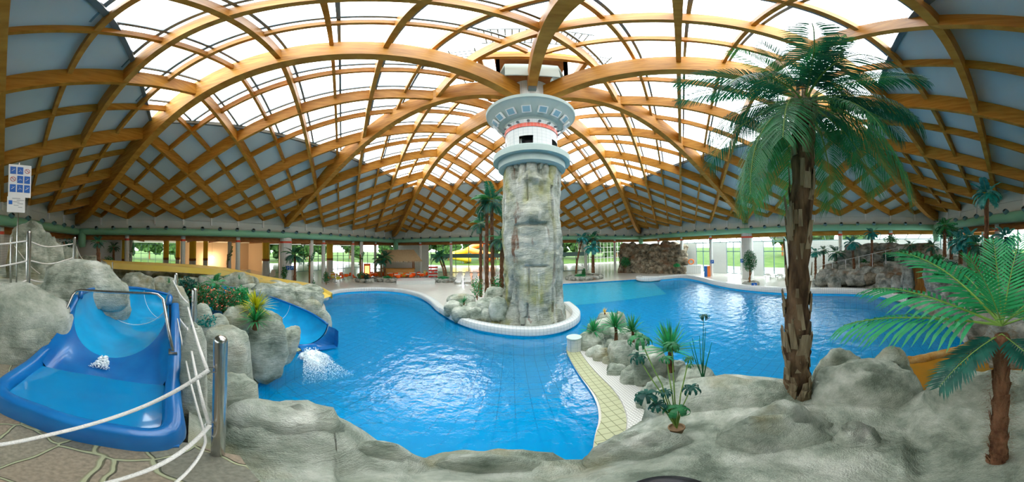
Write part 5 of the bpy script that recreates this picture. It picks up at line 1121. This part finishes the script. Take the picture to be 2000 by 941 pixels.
spiky(at(1160, 668, 7.4), .64, 80, 1, 'first spiky plant of the boulder row, on a short brown trunk', 'lf_mid', .48, .055, m2='lf_bright'); spiky(at(1152, 668, 7.3), .34, 40, 1, 'low spiky tuft at the foot of the first trunked plant', 'lf_bright', .05); spiky(at(1203, 662, 6.6), .66, 80, 1, 'second spiky plant of the boulder row, taller and darker', 'lf_mid', .5, .05, m2='lf_bright'); spiky(at(1236, 662, 5.9), .60, 70, 1, 'third spiky plant of the row, beside the crest boulder', 'lf_mid', .3, .04); spiky(at(1181, 612, 9.1), .28, 30, 1, 'small orange-tipped spiky plant at the far end of the boulders', 'yellow', .05)
spiky(at(1310, 720, 4.6), .80, 64, 1, 'large bright spiky plant on a fibrous trunk above the umbrella plant', 'lf_mid', .62, .06, m2='lf_bright', wd=.03, drp=.3); spiky(at(1196, 690, 6.4), .25, 24, 1, 'small grass tuft between the row boulders', 'lf_bright', 0)
spiky(at(906, 592, 11.0), .45, 50, 1, 'green spiky plant on the rocks at the left foot of the pillar', 'lf_mid', .05, m2='lf_bright'); spiky(at(650, 1, 9), .01, 1, 1, 'x') if False else None
for i, (x, y, d) in enumerate(((208, 560, 9.5), (222, 566, 8.5), (330, 552, 11), (352, 556, 9), (468, 545, 12.5))):
    spiky(at(x, y, d), .38, 46, 1, ['grassy tuft by the mossy boulder at left', 'bright grassy tuft left of the slide channel', 'grassy plant beside the channel bend', 'grassy plant next to the third steel post', 'dense low fern on the bank rocks'][i], 'lf_bright', 0, m2='lf_mid', wd=.02)
spiky(at(-2, 612, 3.0), .22, 30, 1, 'tuft of green leaves at the extreme left edge above the big rock', 'lf_mid', 0)
# cycad like grey-green fern among the shrubs
palm(420, 640, 553, 26, 7.0, 'grey-green fern palm among the flowering shrubs behind the front post', 'farmid', tr=.06, bark='bark', n=16)
def bush(p, rx, rz, m, label, flowers=None, n=700, seed=1, ls=.07, cat='shrub', name='leafy_shrub', stems=True):
    root = empty(name, p); tag(root, label, cat); r = random.Random(seed); mb = MB(); fl = MB()
    for k in range(n):
        a = r.uniform(0, 6.283); u = r.uniform(-1, 1); rr = r.random() ** .4; q = sqrt(1 - u * u); bump_ = .8 + .35 * noise.noise(V((cos(a) * 2 + seed, sin(a) * 2, u * 2))); c = V((rx * rr * q * cos(a), rx * rr * q * sin(a), rz * rr * u)) * bump_ + V((0, 0, rz * .85))
        d = V((r.uniform(-1, 1), r.uniform(-1, 1), r.uniform(-.6, .8))).normalized() * ls; s = d.cross(V((r.uniform(-1, 1), r.uniform(-1, 1), r.uniform(-1, 1)))).normalized() * ls * .32
        (fl if flowers and r.random() < .16 else mb).add([c, c + d * .5 + s, c + d, c + d * .5 - s], [(0, 1, 2, 3)])
    mb.build('foliage', M[m], root)
    if stems: 
        st_ = MB()
        for k in range(7): a = r.uniform(0, 6.283); st_.tube([V((0, 0, -.15)), V((rx * .3 * cos(a), rx * .3 * sin(a), rz * .6)), V((rx * .6 * cos(a), rx * .6 * sin(a), rz * 1.3))], [.018, .012, .006], 5)
        st_.build('stems', M['wood_dark'], root)
    if flowers: fl.build('flowers', M[flowers], root)['kind'] = 'stuff'
    return root
M['pinkflower'] = mat('red pink flowers', (.75, .06, .07), .6, .2, col2=(.85, .35, .2), scale=9)
bush(at(395, 610, 5.3), .50, .48, 'lf_mid', 'red-flowered shrub behind the smooth egg-shaped boulder', 'pinkflower', 2200, 1, .06); bush(at(440, 612, 5.7), .5, .48, 'lf_mid', 'green shrub with red flowers behind the yellow-green spiky plant', 'pinkflower', 2000, 2, .06); bush(at(366, 590, 5.6), .35, .42, 'lf_dark', 'dark green shrub beside the channel rocks', None, 1300, 3); bush(at(470, 602, 6.3), .4, .42, 'lf_bright', 'bright leafy shrub beside the fern palm', None, 1500, 4); bush(at(398, 640, 4.1), .26, .2, 'lf_teal', 'turquoise trailing plant between the pale boulders', None, 900, 5, .05)
bush(at(1466, 545, 17.0) , .01, .01, 'lf_mid', 'x', None, 1, 6) if False else None
# ficus by the right column
fp_ = at(1465, 545, 18.3); fp_.z = .1; fr_ = empty('ficus_tree', fp_); tag(fr_, 'small round-headed ficus tree on twisted stems by the massive right column', 'tree')
for s_ in (-1, 1): MB().tube([V((s_ * .18, 0, 0)), V((-s_ * .10, .05, .6)), V((s_ * .14, -.04, 1.1)), V((0, 0, 1.7))], [.07, .06, .05, .04], 7, jitter=.1).build('stem', M['wood_dark'], fr_)
mb = MB()
for k in range(2600):
    a = r.uniform(0, 6.283); u = r.uniform(-1, 1); rr = r.random() ** .35; q = sqrt(1 - u * u); c = V((.62 * rr * q * cos(a), .62 * rr * q * sin(a), 2.2 + 1.0 * rr * u)) ; d = V((r.uniform(-1, 1), r.uniform(-1, 1), r.uniform(-.6, .6))).normalized() * .13; s = d.cross(V((0, 0, 1))).normalized() * .04; mb.add([c, c + d * .5 + s, c + d, c + d * .5 - s], [(0, 1, 2, 3)])
mb.build('foliage', M['lf_mid'], fr_); rockring = None
# ---- potted umbrella plant and papyrus
pp = at(1322, 842, 1.98); up_ = empty('umbrella_plant', pp); tag(up_, 'umbrella plant with drooping strap leaves in a small clay pot on the near rocks', 'potted plant')
M['clay'] = mat('clay pot', (.25, .16, .09), .9, .1, col2=(.36, .25, .15), scale=8, bump=.4, bscale=20)
MB().lathe([(0, 0), (.055, 0), (.075, .10), (.082, .11), (.082, .13), (.070, .13), (.068, .10), (0, .10)], (0, 0, -.02), seg=28).build('pot', M['clay'], up_, smooth=True)
def strap_head(mb, c, R_, n, seed, wd=.10, tilt=0):
    r = random.Random(seed)
    for k in range(n):
        a = 6.283 * k / n + r.uniform(-.15, .15); e = r.uniform(.1, .9); l = R_ * r.uniform(.8, 1.1); d = V((cos(a), sin(a), 0)); s = V((-sin(a), cos(a), 0)) * wd * R_; p_ = V(c); pts = []
        for i in range(9): pts.append(p_.copy()); p_ += (d * cos(e) + V((0, 0, sin(e)))) * l / 6; e -= .42
        ws = (.35, .8, 1, 1, 1, .9, .7, .4, .05)
        for i in range(8): mb.add([pts[i] - s * ws[i], pts[i] + s * ws[i], pts[i + 1] + s * ws[i + 1], pts[i + 1] - s * ws[i + 1]], [(0, 1, 2, 3)])
st_ = MB()
for i, (x, y, R_, dd) in enumerate(((1250, 660, .19, 2.3), (1246, 695, .15, 2.25), (1302, 700, .12, 2.4), (1262, 770, .19, 2.0), (1312, 672, .17, 2.6), (1350, 756, .15, 2.1), (1322, 796, .20, 1.97), (1285, 790, .15, 1.95), (1345, 700, .09, 2.2), (1300, 765, .12, 2.1))):
    c = at(x, y, dd) - pp; st_.tube([V((0, 0, .08)), V((c.x * .35, c.y * .35, c.z * .6)), c], [.008, .007, .006], 6); mb = MB(); strap_head(mb, c, R_, 13, i + 3); mb.build('strap_leaf_head', M['lf_dark' if i % 2 else 'lf_mid'], up_)
st_.build('stalks', M['midrib'], up_)
pp = at(1371, 740, 3.6); pa = empty('papyrus', pp); tag(pa, 'tall papyrus with one umbrella head rising over the right pool', 'plant'); st_ = MB()
tops = [(1374, 622), (1378, 640), (1352, 660), (1390, 668), (1384, 690), (1347, 668), (1366, 655)]
for i, (x, y) in enumerate(tops):
    c = at(x, y, 3.6) - pp; st_.tube([V((0.01 * i, 0, -.05)), c * .5, c], [.010, .008, .004], 5)
st_.build('stalks', M['lf_mid'], pa); mb = MB(); strap_head(mb, at(1376, 616, 3.6) - pp, .13, 22, 99, .08); mb.build('umbrella_head', M['lf_dark'], pa)
mb = MB(); strap_head(mb, at(1347, 712, 3.5) - pp, .10, 9, 98, .12); mb.build('umbrella_head', M['lf_mid'], pa)
# shrubs and grass in the deck islands and by the pillar
for i, (x, y, d, rx, rz, m, l) in enumerate([(932, 582, 12.5, .45, .8, 'lf_bright', 'leafy bamboo-like shrub at the foot of the slim palms, left'), (972, 580, 12.2, .4, .8, 'lf_bright', 'leafy bamboo-like shrub at the foot of the slim palms, right'), (958, 585, 11.8, .35, .4, 'lf_mid', 'low shrub between the palm trunks by the pillar'), (705, 546, 24.2, .6, .55, 'lf_mid', 'leafy planter bush left of the kiosk palm'), (716, 547, 24.0, .5, .5, 'lf_dark', 'dark planter bush beside the kiosk palm island'), (637, 545, 21.5, .4, .8, 'lf_mid', 'tall leafy shrub behind the white column by the orange chairs'), (866, 543, 24.2, .8, .22, 'lf_bright', 'low green planting in the round rock island'), (757, 545, 25, .6, .2, 'lf_bright', 'low green planting in the kiosk island'), (1134, 535, 24.5, .7, .22, 'lf_bright', 'low green planting in the island right of the pillar'), (1140, 527, 24.6, .25, .6, 'lf_mid', 'upright cactus-like shrub in the island right of the pillar'), (555, 548, 18.6, .35, .8, 'lf_mid', 'leafy shrub against the massive left column'), (212, 525, 17, .6, .6, 'lf_mid', 'green shrub left of the yellow column at far left'), (236, 530, 18, .5, .35, 'lf_dark', 'dark low shrub by the yellow column'), (130, 500, 11, .7, .6, 'lf_dark', 'dark shrub beside the tan cleft rock')]):
    p = at(x, y, d); 
    if d > 17: p.z = max(0.05, p.z if d < 20 else .25)
    bush(p, rx, rz, m, l, None, 500, 20 + i, .12 if d > 15 else .09)
# vines climbing round aisle columns
for x, d, l in ((608, 22.5, 'brown column wrapped in climbing plant right of the massive left column'), (706, 27.5, 'vine-wrapped post behind the orange chairs'), (448, 25, 'post with climbing plant before the beige wall'), (254, 22, 'creeper-covered post beside the yellow column')):
    p = at(x, 520, d); p.z = 0; root = empty('vine_column', p); tag(root, l, 'column'); MB().tube([V((0, 0, 0)), V((0, 0, 4.9))], .22, 12).build('shaft', M['white'], root, smooth=True)
    mb = MB()
    for k in range(500):
        z = r.random() * 4.8; a = z * 2 + r.uniform(-.8, .8); c = V((.27 * cos(a), .27 * sin(a), z)); dd = V((r.uniform(-1, 1), r.uniform(-1, 1), r.uniform(-1, 1))) * .14; mb.add([c, c + dd, c + V((dd.y, dd.x, -dd.z)) * .7], [(0, 1, 2)])
    mb.build('creeper', M['lf_mid'], root); MB().box((.0, -.24, 1.6), (.2, .05, 3.2)).build('brown_board', M['wood_dark'], root)
# ================================================================ distant rockwork: islands, corner waterfall wall, right terrace
r = random.Random(77)
CLK = ['right end', 'right rear', 'rear right', 'rear middle', 'rear left', 'left rear', 'left end', 'left front', 'front left', 'front middle', 'front right', 'right front']
def ring_island(c, rx, ry, n, label, hgt=.45, m='rockfar'):
    for k in range(n):
        a = 2 * pi * k / n; p = c + V((rx * cos(a), ry * sin(a), hgt * .4)); vs, fs = rock_mesh(300 + k + int(c.x * 7), 2, .2, .7); w = 2 * pi * (rx + ry) / 2 / n * .62
        o = MB().add([V((v.x * w, v.y * w * .7, v.z * hgt * .62)) for v in vs], fs).build('edging_stone', M[m], smooth=True, loc=p); o.rotation_euler = (0, 0, a + pi / 2); tag(o, 'grey edging stone at the %s of %s' % (CLK[int(a / (2 * pi) * 12 + .02 + 24) % 12], label), 'rock', 'edging stones of ' + label)
    mo_ = MB().lathe([(1, .05), (.8, .25), (.4, .36), (0, .4)], seg=24); mo_.v = [V((v.x * rx, v.y * ry, v.z)) for v in mo_.v]; o = mo_.build('soil_mound', M['rock'], smooth=True, loc=c); tag(o, 'low mound inside ' + label, 'planting bed')
for (x, y, d, rx, ry, n, l) in [(865, 541, 24.4, 1.35, 1.0, 12, 'the round island with leaning palms'), (751, 545, 25.0, 1.6, .9, 12, 'the kiosk palm island'), (712, 547, 24.2, 1.0, .6, 9, 'the leafy planter left of the kiosk palms'), (1142, 536, 24.8, 1.9, 1.3, 12, 'the island right of the pillar'), (1466, 547, 18.2, .7, .5, 8, 'the ficus tree bed')]:
    c = at(x, y, d); c.z = 0; ring_island(c, rx, ry, n, l)
# rocks at the left foot of the pillar
for (a, b, c_, d_, e, l) in [(868, 588, 900, 610, 11.2, 'farthest left'), (885, 598, 925, 622, 10.6, 'low, front left'), (905, 590, 945, 612, 11.2, 'behind the spiky plant'), (918, 600, 945, 625, 10.2, 'upright, near the kerb'), (930, 582, 972, 612, 10.6, 'long and smooth, leaning on the pillar'), (940, 602, 962, 624, 9.9, 'small pointed, near the kerb'), (956, 580, 990, 618, 9.8, 'tall, touching the pillar'), (948, 560, 985, 592, 11.6, 'behind, under the palms'), (875, 575, 925, 594, 12.4, 'back row, flat')]:
    rock(a, b, c_, d_, e, 'cream rock at the left foot of the pillar, ' + l, amp=.14, sq=.72, sink=.25)
# corner waterfall wall of brown boulders
k = 0
for i in range(9):
    px = 1222 + i * 13.5; 
    for j in range(4):
        t = (px - 1215) / 115; d = 31.5 - 2.5 * t; y0 = 474 + j * 13 + r.uniform(-3, 3) + (4 if i in (4, 5) else 0); k += 1
        rock(px - 10 - r.uniform(0, 3), y0, px + 10 + r.uniform(0, 3), y0 + 18 + r.uniform(0, 5), d - j * .45, 'brown boulder of the corner rock wall, %s column from the left, %s' % (ordn[i], ['top row', 'second row', 'third row', 'bottom row'][j]), 'rockbrown', dep=.9, amp=.28, sq=.7, sub=3, name='wall_boulder', group='boulders of the brown corner rock wall', sink=.0 if j < 3 else .4)
p = at(1272, 520, 31.8); o = MB().box((0, 0, 2.0), (8.6, 1.0, 4.0)).build('rock_core', M['rockbrown'], loc=(p.x, p.y, 0)); o.rotation_euler = (0, 0, face_cam(p)); tag(o, 'dark rock mass behind the boulders of the corner wall', 'rock wall')
bush(at(1222, 522, 29), .8, .9, 'lf_mid', 'green shrub left end of the brown corner wall', None, 500, 61, .2); bush(at(1322, 522, 26.8), .5, .3, 'lf_bright', 'bright plant on the right end of the brown corner wall', None, 300, 62, .15)
# right terrace: stacked slabs along the kerb rising to the back
rows_ = [(1592, 1800, 546, 16.9, 13, 1.2, 0), (1600, 1800, 536, 17.4, 24, 1.4, .0), (1610, 1800, 526, 18.0, 24, 1.5, .0), (1630, 1800, 513, 18.8, 22, 1.6, 0), (1640, 1830, 500, 19.3, 26, 1.8, 0), (1650, 1800, 489, 19.8, 26, 1.9, 0)]
nm_ = ['front row on the kerb', 'second row up', 'third row up', 'fourth row up', 'fifth row up', 'top row']
for ri, (xa, xb, y, d, stp, hh_, _) in enumerate(rows_):
    x = xa; q = 0
    while x < xb:
        w_ = stp * r.uniform(.9, 1.4) + 10; t = (x - 1590) / 220; dd = (d + (0 if ri < 2 else .0)) * (1 - .13 * max(0, t)); q += 1; h_ = r.uniform(10, 15)
        yy = y - 3 * t + r.uniform(-2, 2)
        rock(x, yy - h_, x + w_, yy + 4, dd, 'layered grey slab of the right terrace, %s, %s from the left' % (nm_[ri], ordn[min(q - 1, 15)]), 'rockfar' if r.random() < .75 else 'rockbrown', dep=.7, amp=.16, sq=.62, strata=.12, sub=3, name='terrace_slab', group='layered slabs of the right terrace', sink=.35, tilt=r.uniform(-.25, .15)); x += w_ * .82
# earth body under the terrace
pts = [onz(x, 552, 0) for x in (1592, 1650, 1720, 1800)]; 
tb_ = MB(); rr_ = []
for x in range(1585, 2110, 15):
    t_ = min(1, max(0, (x - 1585) / 60)); row = []
    for s, z in ((0, -.1), (.12, .5), (.3, .95), (.55, 1.5), (.8, 2.1), (1, 2.5)):
        dr = dirv(x, 500); dr = V((dr.x, dr.y, 0)).normalized(); near = (16.8 if x < 1660 else 16.8 - (x - 1660) * .043); near = max(near, 5.3); wall_d = min((XR - .3) / dr.x if dr.x > 0.05 else 99, (-9.0) / dr.y if dr.y < -.01 else 99); d = near + (max(near + 1, wall_d) - near) * s
        p = dr * d; p.z = (z if z < .6 else z * t_ + .5 * (1 - t_)) + .25 * noise.noise(V((p.x * .7, p.y * .7, 3))); row.append(p)
    rr_.append(row)
o = tb_.grid(rr_).build('terrace_ground', M['rockfar'], smooth=True); tag(o, 'sloping rocky ground of the planted terrace behind the right pool', 'ground')
# waterfall spout
sp_ = at(1796, 560, 12.6); sp_.z = 0; so = empty('waterfall_niche', sp_, face_cam(sp_)); tag(so, 'square rust-stained waterfall niche in the right terrace', 'waterfall')
zt_ = at(1796, 516, 12.6).z; M['rustwall'] = mat('rusty wall', (.28, .10, .01), .4, .4, col2=(.5, .22, .03), scale=3, stretch=(3, 3, .5), bump=.5)
MB().box((0, .3, zt_ / 2), (.85, .4, zt_)).build('rusty_back', M['rustwall'], so)
for s in (-1, 1):
    vs, fs = rock_mesh(500 + s, 3, .2, .6); MB().add([V((v.x * .35 + s * .68, v.y * .5 + .1, v.z * zt_ * .52 + zt_ * .5)) for v in vs], fs).build('side_rock', M['rockfar'], so, smooth=True)
vs, fs = rock_mesh(505, 3, .2, .6); MB().add([V((v.x * 1.1, v.y * .5 + .2, v.z * .16 + zt_ + .05)) for v in vs], fs).build('cap_rock', M['rockfar'], so, smooth=True)
# rocks right of the niche down to the rusty pool
for (a, b, c_, d_, e, l) in [(1805, 520, 1850, 548, 11.8, 'upper left, pale'), (1815, 540, 1880, 566, 10.4, 'long low shelf'), (1840, 556, 1910, 582, 9.2, 'long flat shelf lower down'), (1850, 575, 1920, 600, 8.4, 'shelf above the tiled edge'), (1850, 520, 1900, 560, 10.2, 'behind the shelves'), (1885, 590, 1960, 640, 6.6, 'mound under the small palm fronds'), (1900, 560, 1990, 610, 7.2, 'mound behind the small palm'), (1930, 620, 2040, 690, 5.4, 'grey mound right of the rusty pool'), (1760, 530, 1786, 560, 12.9, 'leaning slab left of the niche'), (1740, 538, 1768, 562, 13.6, 'tilted slab second left of the niche'), (1716, 544, 1746, 562, 14.4, 'low slab third left of the niche'), (1618, 540, 1642, 560, 16.3, 'rounded boulder at the left end on the kerb')]:
    rock(a, b, c_, d_, e, 'layered rock at the right bank, ' + l, 'rockfar', dep=.7, amp=.14, sq=.62, strata=.10, sub=4, sink=.5)
for i, (x, y, d, rx, m) in enumerate(((1600, 548, 17.4, .3, 'lf_bright'), (1655, 538, 17, .5, 'lf_mid'), (1690, 520, 17.5, .6, 'lf_mid'), (1735, 512, 16.8, .6, 'lf_dark'), (1765, 505, 15.6, .6, 'lf_mid'), (1790, 508, 14, .5, 'lf_bright'), (1640, 520, 18.5, .6, 'lf_dark'), (1690, 495, 19, .5, 'lf_mid'), (1830, 520, 12, .6, 'lf_mid'), (1860, 535, 11, .6, 'lf_dark'), (1890, 552, 9.4, .6, 'lf_mid'), (1835, 545, 10.6, .35, 'lf_bright'), (1928, 562, 8.2, .5, 'lf_mid'), (1740, 478, 19, .8, 'lf_mid'), (1850, 470, 13, .9, 'lf_dark'), (1890, 500, 11, .7, 'lf_blue'), (1965, 520, 8.6, .8, 'lf_dark'), (1990, 560, 7.5, .6, 'lf_mid'))):
    bush(at(x, y, d), rx, rx * .7, m, 'undergrowth clump on the right terrace, %s' % ['lowest by the left end', 'behind the second slab', 'centre front', 'right of centre', 'above the tilted slabs', 'over the waterfall niche', 'left, higher up', 'centre, under the wall', 'right of the niche', 'in front of the jungle palms', 'low by the shelf rocks', 'bright one on the long shelf', 'behind the small bright palm', 'high under the tiled wall', 'dark one at the jungle corner', 'bluish one under the tall palm', 'dark one at the right edge', 'lowest at the right edge'][i], None, 420, 80 + i, .14)
for i in range(7):   # slim white railing up the terrace
    x = 1600 + i * 26; p = at(x, 535 - i * 5.5, 17.6 - i * .35); o = MB().tube([V((0, 0, -.3)), V((0, 0, .75))], .022, 6).build('railing_post', M['white'], loc=p); tag(o, 'thin white railing post on the right terrace, %s from the left' % ordn[i], 'railing post')
o = MB().tube([at(1600 + i * 26, 535 - i * 5.5, 17.6 - i * .35) + V((0, 0, .72)) for i in range(7)], .018, 6).build('railing_rope', M['rope']); tag(o, 'thin pale rope strung along the terrace railing posts', 'rope')
